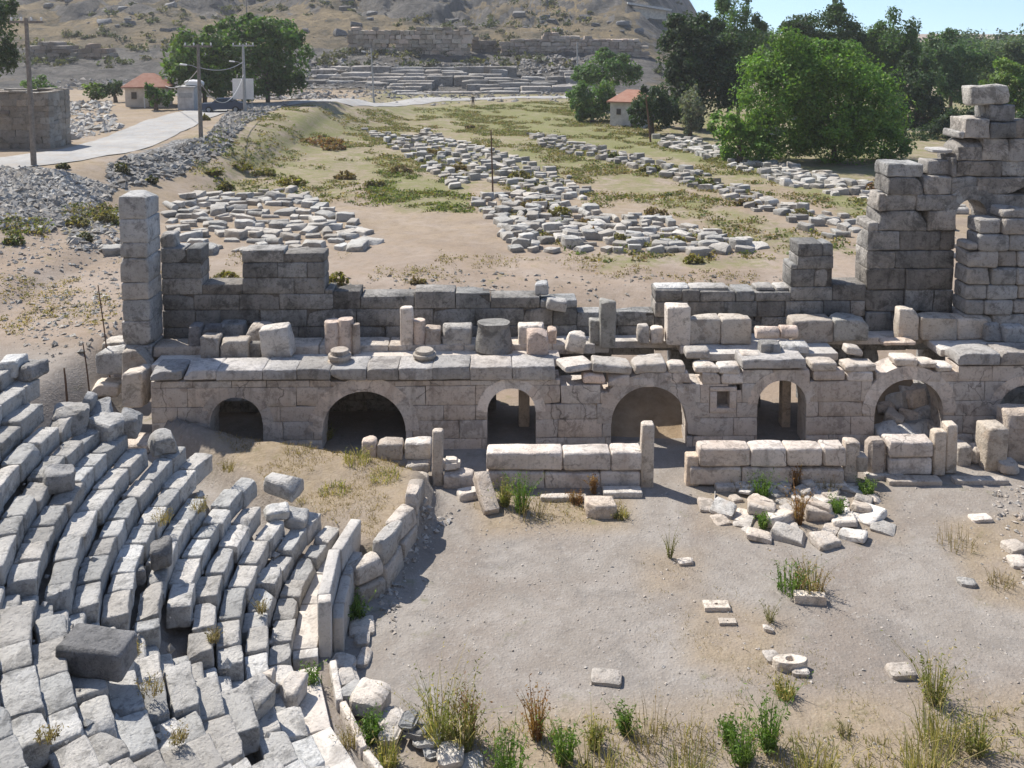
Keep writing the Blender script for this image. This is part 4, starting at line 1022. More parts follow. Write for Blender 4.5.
def plate(lab, rect, hole, H=.09, mat='pale', round_=False, rz=0.):
    x0, y0, x1, y1 = rect; xc = (x0 + x1) / 2; f = G(xc, y1, 0); g = G(xc, y0, H); s = (f.y * cp + CH * sp) / FPX; L = (x1 - x0) * s; Wd = g.y - f.y
    mb = MB(); n = 32; V = []; F = []
    for lv, rr in ((0, 1.), (.9, 1.), (1., .95), (1., hole * 1.1), (.93, hole), (.45, hole * .92), (.42, 0.001)):
        for k in range(n):
            a = 2 * math.pi * k / n; c, sn = math.cos(a), math.sin(a)
            q = 1. if round_ or rr < .9 else min(1 / max(abs(c), 1e-3), 1 / max(abs(sn), 1e-3)) * .92
            wob = 1 + .04 * noise.noise(Vector((c * 2, sn * 2, lv + rr))) * (2 if rr > .9 else 1)
            V.append((c * rr * q * L / 2 * wob, sn * rr * q * (Wd / 2 if rr > .5 else L / 2 * .8) * wob, lv * H + .008 * noise.noise(Vector((c * 3, sn * 3, rr)))))
    for j in range(6):
        for k in range(n): F.append((j * n + k, j * n + (k + 1) % n, (j + 1) * n + (k + 1) % n, (j + 1) * n + k))
    return put_block('millstone' if round_ else 'pierced_slab', lab, 'millstone' if round_ else 'stone slab', np.array(V), F, M[mat], (f.x, (f.y + g.y) / 2, -.01), rz, tn=(1.08, 1.05, 1.0))
plate('thin square slab with a small hole, flat on the gravel below the heap', (704, 599, 732, 612), .14, .10)
plate('half buried pale slab just below the thin square slab', (719, 617, 738, 626), .1, .07)
plate('thick square slab with a hole, lying in front of the round shrub', (795, 590, 828, 605), .13, .2, rz=-.12)
plate('round pale millstone with a hole, lying on the gravel', (775, 653, 810, 673), .26, .2, round_=True)
for lab, rect, dep, mat in [('rough stone tucked against the left side of the round millstone', (767, 651, 782, 664), .35, 'pale'), ('small flat stone under the front edge of the millstone', (792, 671, 811, 678), .2, 'pale'),
      ('pale wedge-shaped rock with dark side on the lower right gravel', (892, 663, 917, 681), .4, 'pale'), ('small dark-sided stone on the gravel at the far right', (961, 577, 979, 588), .3, 'seat'),
      ('pale flat stone alone on the gravel left of the millstone', (592, 671, 623, 687), .42, 'pale'), ('flat pale stone on the brown ground at the right edge', (973, 514, 995, 523), .35, 'pale'),
      ('small white stone among dry twigs above the millstone', (763, 623, 774, 633), .2, 'pale'), ('small pale stone under the thin weed in the middle of the orchestra', (678, 559, 694, 566), .25, 'pale'),
      ('pale slab lying in the shade below the parapet, uppermost of three', (346, 620, 372, 637), .6, 'pale'), ('pale slab lying in the shade below the parapet, middle of three', (352, 638, 368, 648), .4, 'pale'), ('pale slab lying in the shade below the parapet, lowest of three', (356, 655, 369, 668), .5, 'pale'),
      ('brown rough stone at the right edge of the orchestra', (1010, 540, 1030, 556), .5, 'pale'), ('brown low stone below the rough one at the right edge', (1014, 556, 1032, 570), .5, 'pale')]:
    ground_block(lab, rect, dep, mat, z=0, chip=1.1, amp=.035, bev=.05, hmin=.1, rz=rnd.uniform(-.3, .3), name='loose_stone', cat='stone')
for lab, rect, dep, z, mat in [('pale block at the head of the broken orchestra edge, by the parapet end', (327, 644, 352, 664), .5, .35, 'pale'), ('pinkish flat block on the broken orchestra edge', (330, 659, 357, 683), .5, .3, 'pale'),
      ('rounded grey boulder on the broken orchestra edge, left of the big block', (337, 675, 362, 705), .5, .2, 'seat'), ('big pale cube-like block on the broken orchestra edge', (349, 682, 386, 721), .65, .1, 'pale'),
      ('flat pale stone below the big block on the orchestra edge', (374, 711, 402, 729), .5, .15, 'pale'), ('brown stone in shade below the flat pale stone on the edge', (379, 725, 399, 745), .4, .1, 'pale'),
      ('dark jagged stone leaning on another along the orchestra edge', (399, 714, 418, 729), .35, .3, 'boulder'), ('dark layered stone in the line along the orchestra edge', (403, 722, 430, 741), .4, .15, 'boulder'),
      ('flat grey stone in the line along the orchestra edge', (412, 734, 440, 749), .4, .1, 'seat'), ('small stone below the flat grey one on the orchestra edge', (421, 745, 440, 758), .35, .05, 'seat'),
      ('pitted white rock near the bottom of the orchestra edge', (435, 744, 463, 769), .5, .05, 'pale'), ('pitted grey rock at the very bottom of the orchestra edge', (456, 756, 484, 778), .5, .0, 'seat')]:
    ground_block(lab, rect, dep, mat, z=z, chip=1.2, amp=.05, bev=.1, rz=rnd.uniform(-.4, .4), rx=rnd.uniform(-.1, .1), name='edge_stone', cat='stone', n=(7, 6, 6))

# ------------------------------------------------------------------ field stones
variants = []
for k in range(17):
    b = MB(); V, F = lathe([(.16, -.5), (.2, -.47), (.19, 0), (.2, .47), (.16, .5)], 14, .03, k) if k > 13 else rough_box(1.0, rnd.uniform(.5, .8), rnd.uniform(.34, .55), 500 + k, (6, 5, 5), .035, .05, rnd.choice([1.0, 1.4, 1.8, 2.2]), freq=2.2)
    V = xf(V, (0, 0, .18), 0, 0, R(90)) if k > 13 else V; b.add(V, F, tone(.92, 1.08, .03)); variants.append((b, b.mesh('field_stone', M['field'])))
def ppoly(px, n=0): return [tuple(T(x, y)[:2]) for x, y in px]
PATCH = [
 # polygon in the photograph, spacing x, spacing y, size, keep, heading, label words
 ([(165, 200), (215, 192), (300, 192), (345, 215), (380, 244), (340, 254), (165, 252)], 1.0, 1.15, (.7, 1.25), .9, 0., 'flat grey stone block laid out in the field patch behind the left back wall', 'stone blocks of the left field patch', .75),
 ([(470, 203), (520, 190), (600, 214), (650, 216), (700, 232), (776, 250), (700, 256), (515, 254)], 0.85, 0.85, (.5, 1.05), .88, .1, 'bleached stone block in the near part of the long central field strip', 'stone blocks in the near part of the central strip', 1.0),
 ([(360, 125), (420, 128), (470, 145), (560, 172), (600, 200), (520, 200), (470, 205), (420, 165)], 1.0, 1.0, (.5, 1.0), .85, .3, 'small bleached stone in the far part of the long central field strip', 'stones in the far part of the central strip', 1.0),
 ([(525, 134), (560, 138), (690, 170), (790, 205), (870, 224), (868, 245), (800, 232), (700, 190), (600, 160), (540, 146)], 0.95, 0.95, (.5, 1.0), .84, .3, 'grey stone block in the narrow slanting strip right of the central one', 'stone blocks in the slanting right strip', 1.0),
 ([(650, 137), (690, 140), (780, 165), (888, 188), (884, 206), (800, 190), (720, 163), (665, 148)], 0.85, 0.85, (.5, 1.0), .86, .3, 'pale stone block in the strip along the foot of the big trees', 'stone blocks along the foot of the trees', 1.0),
 ([(930, 205), (975, 205), (975, 300), (925, 300)], 1.6, 2.0, (.7, 1.2), .6, 0., 'pale stone glimpsed through and beside the arch of the tall ruin', 'stones behind the tall ruin', 1.0),
 ([(60, 232), (125, 226), (125, 262), (70, 258)], 1.8, 2.0, (.5, 1.1), .5, .2, 'scattered pale stone left of the tall pier on the rough ground', 'stones left of the tall pier', .8),
]
stones = []
for pi, (px, sx, sy, size, keep, head, lab, grp, fl) in enumerate(PATCH):
    pw = ppoly(px); xs_ = [p[0] for p in pw]; ys_ = [p[1] for p in pw]; y = min(ys_)
    while y < max(ys_):
        x = min(xs_) + rnd.uniform(0, sx)
        while x < max(xs_):
            X, Y = x + rnd.gauss(0, .16 * sx), y + rnd.gauss(0, .14 * sy)
            if rnd.random() < keep and bool(inside(pw, np.array([X]), np.array([Y]))[0]) and (pi in (0, 1, 4, 5) or float(lump(np.array([X]), np.array([Y]), 7, 40 + pi)[0]) > -.62):
                stones.append((pi, X, Y, zs(X, Y), rnd.uniform(*size)))
            x += sx
        y += sy
def szpx(s): return s[4] / max(1, s[2])
stones.sort(key=szpx, reverse=True)
rest = {}
for k, (pi, X, Y, Z, sz) in enumerate(stones):
    b, me_ = rnd.choice(variants); rz = PATCH[pi][5] + rnd.gauss(0, .34) + (math.pi / 2 if rnd.random() < .3 else 0); sc = (sz, sz * rnd.uniform(.8, 1.2), sz * rnd.uniform(.75, 1.25) * PATCH[pi][8])
    if k < 290:
        o = link('field_stone', me_); o.location = (X, Y, Z - .07 * sz); o.rotation_euler = (rnd.gauss(0, .06), rnd.gauss(0, .06), rz); o.scale = sc; tag(o, PATCH[pi][6], 'stone block', PATCH[pi][7])
    else:
        r = rest.setdefault(pi, MB()); V, F = rough_box(1, .7, .5, k, (3, 2, 2), .05, .08, 1.6, freq=2.); V = V * np.array(sc)
        r.add(xf(V, (X, Y, Z - .07 * sz), rz), F, tone(.72, 1.18, .04))
for pi, r in rest.items(): tag(r.build('field_rubble', M['field']), kind='stuff')
print('stones', len(stones), {p: len(r.v) for p, r in rest.items()})
# loose rubble of the banks, and gravel on the orchestra
OCT_F = [(0, 2, 4), (2, 1, 4), (1, 3, 4), (3, 0, 4), (2, 0, 5), (1, 2, 5), (3, 1, 5), (0, 3, 5)]
def pebbles(name, px, n, size, mat, tlo=.75, thi=1.2, flat=.6, z=None):
    pw = ppoly(px); lo = np.min(pw, 0); hi = np.max(pw, 0); P = npr.uniform(lo, hi, (n * 4, 2)); P = P[inside(pw, P[:, 0], P[:, 1])][:n]
    Z = zg(P[:, 0], P[:, 1]); b = MB(); U = np.array([(1, 0, 0), (-1, 0, 0), (0, 1, 0), (0, -1, 0), (0, 0, 1), (0, 0, -1)], float)
    for (x, y), z_ in zip(P, Z):
        s = size[0] + (size[1] - size[0]) * rnd.random() ** 2.2; V = U * (1 + npr.uniform(-.35, .35, (6, 3))) * s * np.array([1, .8, flat])
        V += npr.uniform(-.15, .15, (6, 3)) * s; b.add(xf(V, (x, y, z_ + .12 * s), rnd.uniform(0, 6.3), rnd.uniform(-.6, .6)), OCT_F, tone(tlo, thi, .04))
    return tag(b.build(name, mat, smooth=False), kind='stuff')
pebbles('bank_rubble', [(0, 168), (60, 172), (115, 190), (95, 210), (45, 233), (0, 228)], 3600, (.06, .34), M['field'], .6, 1.05)  # tones darkened to carry the shade of the bank face
pebbles('bank_rubble', [(108, 162), (165, 150), (205, 138), (232, 108), (290, 103), (245, 125), (225, 152), (175, 178), (105, 192)], 2600, (.08, .38), M['field'], .55, 1.0)
pebbles('bank_rubble', [(60, 225), (125, 210), (122, 250), (70, 250)], 380, (.06, .3), M['field'], .7, 1.1)
pebbles('bank_rubble', [(55, 102), (112, 103), (112, 112), (122, 130), (70, 140), (58, 132)], 520, (.12, .6), M['field'], .8, 1.2)
pebbles('gravel', [(375, 560), (430, 480), (1040, 470), (1060, 790), (470, 790), (380, 690)], 2600, (.006, .045), M['pale'], .75, 1.15)
pebbles('gravel', [(372, 590), (425, 500), (460, 510), (415, 560), (400, 600), (395, 640)], 260, (.02, .13), M['pale'], .6, 1.05)
pebbles('gravel', [(990, 490), (1040, 480), (1050, 600), (1005, 580)], 240, (.02, .12), M['pale'], .7, 1.05)
pebbles('gravel', [(120, 290), (480, 270), (900, 280), (900, 300), (330, 300), (120, 340), (10, 330), (20, 290)], 700, (.03, .14), M['field'], .6, 1.1)
pebbles('gravel', [(0, 236), (120, 245), (118, 340), (60, 370), (0, 335)], 700, (.025, .16), M['field'], .65, 1.15)

# ------------------------------------------------------------------ foliage
def leaves(b, c, rad, n, size, col, shell=.45, cols=None, gap=.25, flat=0.):
    c = np.array(c, float); rad = np.array(rad, float); d = npr.normal(0, 1, (n * 2, 3)); d /= np.linalg.norm(d, axis=1)[:, None]
    rr = npr.random(n * 2) ** shell; o = npr.uniform(-9, 9, 3)
    wob = np.array([noise.noise(Vector((v * 1.7 + o).tolist())) for v in d]); keep = np.array([noise.noise(Vector((v * 2.6 * q + o + 5).tolist())) for v, q in zip(d, rr)]) > gap - .6
    P = c + d * (rr * (1 + .34 * wob))[:, None] * rad; P = P[keep][:n]; D = d[keep][:n]; m = len(P)
    Nn = D * .7 + npr.normal(0, .6, (m, 3)); Nn[:, 2] += .25 + flat; Nn /= np.linalg.norm(Nn, axis=1)[:, None]
    A = np.cross(Nn, npr.normal(0, 1, (m, 3))); A /= np.linalg.norm(A, axis=1)[:, None] + 1e-9; B = np.cross(Nn, A)
    s = size * 1.25 * npr.uniform(.55, 1.35, (m, 1)); Q = np.stack([P - A * s, P - B * s * .55, P + A * s, P + B * s * .55], 1).reshape(-1, 3)
    bt = npr.uniform(.65, 1.35, m); C = np.array(col) * bt[:, None]
    C[:, 0] *= npr.uniform(.85, 1.2, m)
    if cols is not None:
        k = npr.random(m) < cols[1]; C[k] = np.array(cols[0]) * bt[k][:, None]
    b.v.append(Q); b.c.append(np.repeat(C, 4, 0)); n0 = b.n; b.f.extend([(n0 + 4 * i, n0 + 4 * i + 1, n0 + 4 * i + 2, n0 + 4 * i + 3) for i in range(m)]); b.m.extend([0] * m); b.n += 4 * m
def tree(label, Y, xb, blobs, col, cat='tree', name='tree', dens=1.0, leaf=.2, group=None, depth=.9, trunk=.22, cols=None, gap=.25):
    X = (xb - 512) / FPX; # ground point under pixel column xb at distance Y
    base = None
    if isinstance(Y, tuple): Y = T(xb, Y[0]).y + Y[1]
    for _ in range(4):
        zb = zs(X * (Y * cp + (CH - (base.z if base else 2)) * sp), Y); xw = X * (Y * cp - (zb - CH) * sp); base = Vector((xw, Y, zb))
    root = empty(name, base, label, cat, group); s = (Y * cp + 9 * sp) / FPX; cr = MB(); tk = MB(); W = []
    for (x, y, rx, ry) in blobs:
        p = Wp(x, y, Y + rnd.uniform(-.4, .4) * rx * s); r = (rx * s * .92, max(rx, ry) * s * depth * .92, ry * s * .92); W.append((p, r))
        n = int(dens * 12 * (r[0] * r[1] * r[2]) ** (2 / 3) / (leaf * leaf)); n = max(60, min(n, 15000)); q = p - base
        leaves(cr, q, r, int(n * .40), leaf, col, .32, cols, gap)
        for _ in range(9):                # smaller clumps break the outline
            d = Vector((rnd.gauss(0, 1), rnd.gauss(0, 1), rnd.gauss(0, 1) + .3)).normalized(); k = rnd.uniform(.72, 1.16); f = rnd.uniform(.2, .44)
            leaves(cr, q + Vector((d.x * r[0] * k, d.y * r[1] * k, d.z * r[2] * k)), (r[0] * f, r[1] * f, r[2] * f), int(n * .085), leaf, np.array(col) * rnd.uniform(.7, 1.35), .4, cols, gap)
    if trunk:
        top = sum((w[0] for w in W), Vector()) / len(W) - base; h = max(.8, top.z)
        tk.add(*tube([Vector((0, 0, -.3)), Vector((top.x * .15, top.y * .15, h * .35)), Vector((top.x * .5, top.y * .5, h * .7)), top], [trunk * 1.25, trunk, trunk * .7, trunk * .3], 8), (1, 1, 1))
        for p, r in W:
            q = p - base; a = Vector((top.x * .3, top.y * .3, h * .5)); m_ = a.lerp(q, .5) + Vector((0, 0, .2)); tk.add(*tube([a, m_, q], [trunk * .5, trunk * .32, trunk * .1], 6), (1, 1, 1))
        link('trunk', tk.mesh('trunk', M['bark']), root)
        link('crown', cr.mesh('crown', M['leaf'], False), root)
    else: link('crown', cr.mesh('crown', M['leaf'], False), root)
    return root
TREES = [
 ('huge bright green willow-like tree filling the middle of the right-hand grove', (167, 3), 835, [(790, 84, 52, 44), (842, 96, 58, 52), (876, 112, 40, 42), (762, 100, 32, 38), (820, 68, 48, 32), (880, 138, 28, 28), (784, 132, 38, 30), (842, 142, 44, 26)], (.085, .15, .032), .13, .75),
 ('bright green bush at the left foot of the huge willow-like tree', (164, 1), 740, [(742, 142, 26, 22), (724, 126, 18, 18), (758, 150, 20, 16)], (.095, .165, .035), .16, 1.),
 ('massive very dark round tree at the left end of the grove', (133, 4), 700, [(695, 50, 40, 36), (702, 86, 40, 36), (680, 100, 24, 28), (726, 76, 24, 36), (690, 27, 24, 15)], (.03, .052, .022), .2, 1.15),
 ('tall feathery tree rising out of the picture behind the dark round one', 116, 738, [(735, 18, 18, 30), (752, 36, 18, 20), (730, 48, 20, 20), (722, 5, 9, 16)], (.05, .09, .032), .17, .7),
 ('dark dome-shaped tree behind the huge bright one, on the skyline', 112, 825, [(825, 34, 40, 25), (800, 46, 26, 18), (852, 46, 24, 20)], (.03, .055, .02), .18, 1.15),
 ('slim pointed tree tip on the skyline behind the dark dome', 125, 838, [(838, 6, 6, 9), (838, 16, 9, 9)], (.03, .055, .025), .15, 1.),
 ('medium green tree on the skyline right of the dark dome', 108, 892, [(894, 42, 22, 25), (880, 60, 20, 20), (908, 62, 14, 18)], (.05, .088, .03), .17, 1.),
 ('broad mid green tree on the skyline above the tall ruin', 113, 950, [(944, 54, 20, 24), (966, 60, 20, 26), (936, 80, 20, 20), (960, 88, 24, 20)], (.055, .095, .045), .17, 1.),
 ('dark green tree between the huge bright tree and the tall ruin', 103, 915, [(912, 84, 22, 26), (925, 112, 20, 24), (902, 120, 16, 22), (938, 120, 16, 20)], (.038, .066, .03), .17, 1.05),
 ('greyish green tree at the top right corner on the skyline', 120, 1005, [(1000, 56, 26, 19), (1022, 60, 18, 24), (985, 72, 18, 16)], (.075, .105, .06), .17, 1.),
 ('bright yellowish green tree behind the top of the tall ruin', 98, 1005, [(1010, 82, 22, 20), (1002, 104, 24, 20), (1026, 100, 16, 24), (985, 96, 14, 14)], (.09, .14, .035), .17, 1.),
 ('slender silvery grey shrub in front of the dark round tree', (138, 0), 690, [(690, 104, 11, 18), (691, 122, 12, 12)], (.11, .12, .10), .14, 1.),
 ('dark dense bush right of the red-roofed white house', (135, 0), 652, [(650, 106, 18, 20), (640, 116, 13, 14), (664, 112, 13, 18)], (.03, .056, .026), .16, 1.1),
 ('green tree behind the red-roofed white house', (112, 4), 605, [(605, 70, 26, 16), (588, 76, 17, 13), (628, 76, 15, 11), (603, 56, 9, 8)], (.055, .10, .038), .19, 1.),
 ('bushy green tree left of the red-roofed white house', (123, 1), 592, [(592, 100, 22, 19), (580, 96, 13, 14), (607, 96, 10, 14), (598, 112, 16, 9)], (.065, .115, .038), .17, 1.),
 ('big green tree on the left side of the road, left one of two', (108, 4), 205, [(200, 62, 36, 30), (184, 76, 26, 20), (216, 44, 24, 20), (205, 84, 30, 14)], (.06, .10, .03), .24, 1.),
 ('bigger green tree by the road, right one of two, shading the car', (106, 5), 268, [(262, 46, 40, 30), (286, 62, 24, 28), (252, 74, 36, 22), (238, 30, 22, 16), (288, 82, 18, 16)], (.052, .092, .028), .24, 1.),
 ('dark tree cut by the left edge of the picture at the top', 74, -14, [(-2, 30, 20, 28), (8, 58, 10, 16), (4, 6, 13, 14), (-12, 62, 16, 20)], (.035, .06, .026), .14, .9),
 ('green bush behind the old stone building at the left edge', (104, 0), 40, [(38, 86, 12, 11), (48, 91, 9, 7)], (.06, .105, .035), .16, 1.),
 ('light green round bush left of the red-roofed cottage', (101, 0), 92, [(92, 91, 10, 8), (101, 92, 9, 6)], (.085, .125, .04), .18, 1.),
 ('dark bush close to the left wall of the red-roofed cottage', (104, 3), 116, [(115, 87, 8, 9), (108, 91, 8, 7)], (.04, .065, .035), .18, 1.),
 ('green bush before the right front corner of the red-roofed cottage', (109, -1), 156, [(156, 97, 10, 8), (166, 97, 8, 8), (150, 90, 5, 8)], (.05, .095, .03), .16, 1.),
 ('dark green tree far behind the left part of the grove, beside the round dark one', 150, 770, [(765, 48, 26, 22), (748, 62, 20, 18), (785, 62, 20, 16)], (.04, .07, .03), .22, 1.),
 ('mid green tree far behind the gap right of the dark dome', 150, 870, [(868, 66, 24, 20), (845, 74, 20, 16), (888, 80, 18, 16)], (.05, .085, .035), .22, 1.),
 ('dull green tree far behind the top of the tall ruin', 150, 930, [(925, 66, 24, 18), (950, 72, 22, 20), (905, 76, 18, 16)], (.05, .08, .04), .22, 1.),
 ('dull green tree far back near the right edge', 150, 990, [(985, 62, 24, 20), (1012, 66, 24, 22), (1035, 62, 20, 24)], (.055, .085, .045), .22, 1.),
 ('dark thicket bush between the huge bright tree and the left shoulder of the ruin', 90, 900, [(895, 148, 16, 16), (912, 152, 14, 14)], (.04, .068, .03), .14, 1.),
 ('dark thicket bush low behind the left shoulder of the tall ruin', 92, 930, [(912, 142, 22, 16), (935, 138, 22, 20), (955, 128, 18, 22)], (.035, .06, .028), .15, 1.),
 ('dark thicket bush low behind the right side of the tall ruin', 93, 1000, [(985, 130, 24, 22), (1012, 132, 22, 24), (1034, 128, 18, 26)], (.04, .068, .03), .15, 1.),
]
for lab, Y, xb, blobs, col, lf, dn in TREES:
    col = tuple(c * (1.4 if sum(col) > .15 else 1.15 if 'dark' in lab else 1.6) for c in col); lf *= .85
    bush = 'bush' in lab.split()[0:5] or 'shrub' in lab
    tree(lab, Y, xb, blobs, col, 'bush' if bush else 'tree', 'bush' if bush else 'tree', dn, lf)
# low shrubs in the field
LOWS = [(318, 141, 26, 6, 'rust', 'wide rust-brown dry bush in the green field right of the road'), (335, 147, 14, 5, 'rust', 'small rust-brown dry bush below the wide one in the field'),
 (213, 172, 12, 6, 'olive', 'olive shrub nearest the rubble bank above the left field patch'), (240, 166, 15, 7, 'yel', 'yellowish shrub in the middle of the row above the left field patch'), (264, 172, 14, 7, 'olive', 'olive shrub right of the yellowish one above the left field patch'),
 (292, 181, 16, 7, 'yel', 'yellowish low shrub at the top right corner of the left field patch'), (226, 187, 10, 6, 'olive', 'small olive shrub at the top edge of the left field patch'), (345, 176, 13, 6, 'brown', 'brownish shrub in the field between the left patch and the central strip'),
 (374, 183, 12, 7, 'olive', 'olive shrub at the left edge of the bright green patch of field'), (400, 170, 13, 6, 'brown', 'brownish shrub just above the bright green patch of field'), (434, 152, 12, 6, 'brown', 'brown shrub inside the far part of the central strip, leftmost'),
 (458, 168, 12, 7, 'brown', 'brown shrub beside the thin post in the central strip'), (520, 176, 14, 6, 'olive', 'olive shrub right of the thin post in the central strip'), (535, 203, 16, 7, 'brown', 'brown shrub in a gap of the central strip, left of three'),
 (560, 212, 15, 8, 'yel', 'yellow green shrub in a gap of the central strip, middle of three'), (585, 222, 13, 7, 'brown', 'brown shrub in a gap of the central strip, right of three'), (592, 232, 9, 6, 'rust', 'rust-coloured round bush among the near stones of the central strip'),
 (620, 238, 13, 7, 'olive', 'olive shrub among the near stones right of the rust-coloured bush'), (655, 212, 14, 7, 'brown', 'brown shrub near the right end of the central strip'), (675, 240, 12, 6, 'yel', 'yellowish shrub among the near right end of the central strip'),
 (694, 259, 12, 7, 'yel', 'round yellow green bush at the near right corner of the central strip'), (650, 168, 12, 6, 'olive', 'olive shrub in the far part of the slanting right strip'), (704, 182, 14, 6, 'green', 'green shrub in the middle of the slanting right strip'),
 (745, 202, 13, 6, 'brown', 'brown shrub in the near part of the slanting right strip'), (800, 214, 15, 6, 'olive', 'olive shrub at the near end of the slanting right strip'), (610, 156, 12, 5, 'green', 'green shrub at the far end of the slanting right strip'),
 (337, 279, 13, 11, 'yel', 'yellow green bush right behind the high left part of the back wall'), (226, 277, 16, 8, 'yel', 'yellow bush seen through the gap in the left back wall'), (418, 281, 9, 4, 'brown', 'tiny brown tuft on the bare ground behind the middle back wall'),
 (122, 168, 8, 9, 'dark', 'dark bush on the road edge above the rubble bank'), (151, 180, 9, 6, 'dark', 'small dark bush on the lower rubble bank'), (85, 237, 9, 8, 'dark', 'dark prickly bush left of the tall pier'), (105, 218, 16, 8, 'olive', 'pale olive shrub on the slope left of the tall pier'),
 (14, 240, 12, 8, 'green', 'green shrub at the left edge below the rubble bank'), (74, 222, 18, 7, 'olive', 'wide olive shrub on the slope below the rubble bank'), (62, 166, 8, 4, 'dark', 'dark low bush by the foot of the leftmost pole'), (205, 118, 5, 4, 'yel', 'yellowish tuft beside the road in front of the second pole'),
 (470, 127, 6, 3, 'brown', 'tiny brown bush in the far field below the standing person'), (905, 172, 14, 12, 'olive', 'loose olive bush at the end of the tree-foot strip, by the ruin'), (878, 186, 14, 8, 'rust', 'reddish dry bush beside the tree-foot strip near the ruin'), (655, 128, 8, 5, 'olive', 'small grey-green bush at the corner of the white house')]
PAL = {'rust': (.21, .115, .055), 'olive': (.15, .14, .06), 'yel': (.20, .18, .05), 'brown': (.19, .135, .075), 'green': (.10, .13, .045), 'dark': (.05, .06, .035)}
for x, y, rx, ry, c, lab in LOWS:
    p = T(x, y + ry * .6); tree(lab, p.y, x, [(x, y, rx * .62, ry * .75), (x - rx * .5, y + ry * .25, rx * .42, ry * .5), (x + rx * .5, y + ry * .2, rx * .42, ry * .55)], PAL[c], 'shrub', 'shrub', .8, .075 if p.y < 60 else .12, None, .8, 0, ((.2, .16, .09), .3), .2)
# low mottled plants over the field, one mass per kind of ground
def cover(px, n, size, cols, h=.12):
    pw = ppoly(px); lo = np.min(pw, 0); hi = np.max(pw, 0); P = npr.uniform(lo, hi, (n * 6, 2)); P = P[inside(pw, P[:, 0], P[:, 1])]; P = P[(lump(P[:, 0], P[:, 1], 4.5, 91) + .6 * lump(P[:, 0], P[:, 1], 1.6, 92)) > .12][:n]; Z = zg(P[:, 0], P[:, 1]); b = MB()
    for (x, y), z in zip(P, Z):
        k = rnd.uniform(.6, 1.8); leaves(b, (x, y, z + h * .5 * k), (size * k * 1.5, size * k, h * k), 14, size * .24, np.array(rnd.choice(cols)), .5)
    return tag(b.build('ground_cover', M['leaf'], smooth=False), kind='stuff')
CV = [(.13, .14, .05), (.17, .15, .07), (.19, .145, .085), (.10, .125, .045), (.22, .18, .10)]
cover([(185, 150), (250, 118), (420, 108), (570, 102), (700, 150), (880, 205), (868, 262), (770, 268), (600, 268), (480, 212), (360, 212), (300, 196), (190, 194)], 4200, .30, CV)
cover([(230, 112), (560, 100), (880, 205), (600, 200), (470, 190), (360, 165)], 3200, .26, CV, .09)
cover([(370, 172), (470, 182), (470, 214), (370, 205)], 260, .3, [(.11, .14, .045), (.14, .16, .055)]); cover([(60, 205), (130, 205), (125, 240), (55, 242)], 160, .3, CV); cover([(0, 215), (40, 222), (60, 262), (0, 262)], 110, .28, CV)
cover([(120, 245), (200, 252), (880, 262), (880, 296), (330, 292), (120, 300)], 420, .14, [(.22, .18, .09), (.25, .2, .12), (.19, .15, .08)])
cover([(0, 240), (118, 250), (115, 330), (40, 345), (0, 330)], 200, .14, [(.27, .21, .11), (.24, .19, .11), (.19, .16, .08)])
# small stones and chips lying in the seats, one mass
b = MB()
for _ in range(900):
    i = rnd.randrange(0, 21); th = rnd.uniform(end_th(i) + 1, 285); p = pol(R0 + RW * (i + rnd.uniform(.55, 1.0)), th, Z0 + RH * i)
    if not in_frame(p): continue
    s = .025 + .09 * rnd.random() ** 3; U = np.array([(1, 0, 0), (-1, 0, 0), (0, 1, 0), (0, -1, 0), (0, 0, 1), (0, 0, -1)], float) * (1 + npr.uniform(-.35, .35, (6, 3))) * s
    p.z -= rnd.uniform(.0, .12); b.add(xf(U, p, rnd.uniform(0, 6), rnd.uniform(-.6, .6)), OCT_F, tone(.7, 1.1, .04))
tag(b.build('stone_chips', M['seat'], smooth=False), kind='stuff')
# rocks breaking the hill slope, one mass
b = MB()
for _ in range(1500):
    X = rnd.uniform(-150, 62); Y = rnd.uniform(197, 340)
    if X / Y > .19 or float(lump(np.array([X]), np.array([Y]), 20, 61)[0]) < .05: continue
    s = .35 + 2.0 * rnd.random() ** 2.5; V, F = rough_box(s * 1.6, s, s * .8, _, (3, 2, 2), .25, .22 * s, 1.3, freq=.8); b.add(xf(V, (X, Y, zs(X, Y) - .25 * s), rnd.uniform(-.7, .7), rnd.uniform(-.3, .3)), F, tone(.5, 1.05, .05))
tag(b.build('hill_rocks', M['boulder']), kind='stuff')
# the wood beyond the grove, one mass on the skyline
b = MB()
for _ in range(120):
    X = rnd.uniform(40, 190); Y = rnd.uniform(185, 260)
    if X / Y < .2: continue
    r = rnd.uniform(3, 5.5); z = zs(X, Y); h = rnd.uniform(6.5, 11)
    for k in range(3): leaves(b, (X + rnd.uniform(-2, 2), Y + rnd.uniform(-2, 2), z + h * (.3 + .25 * k)), (r, r, r * .75), 190, .42, np.array(rnd.choice([(.05, .085, .035), (.06, .10, .045), (.04, .07, .03)])) * rnd.uniform(.8, 1.2), .4)
tag(b.build('far_wood', M['leaf'], smooth=False), kind='stuff')
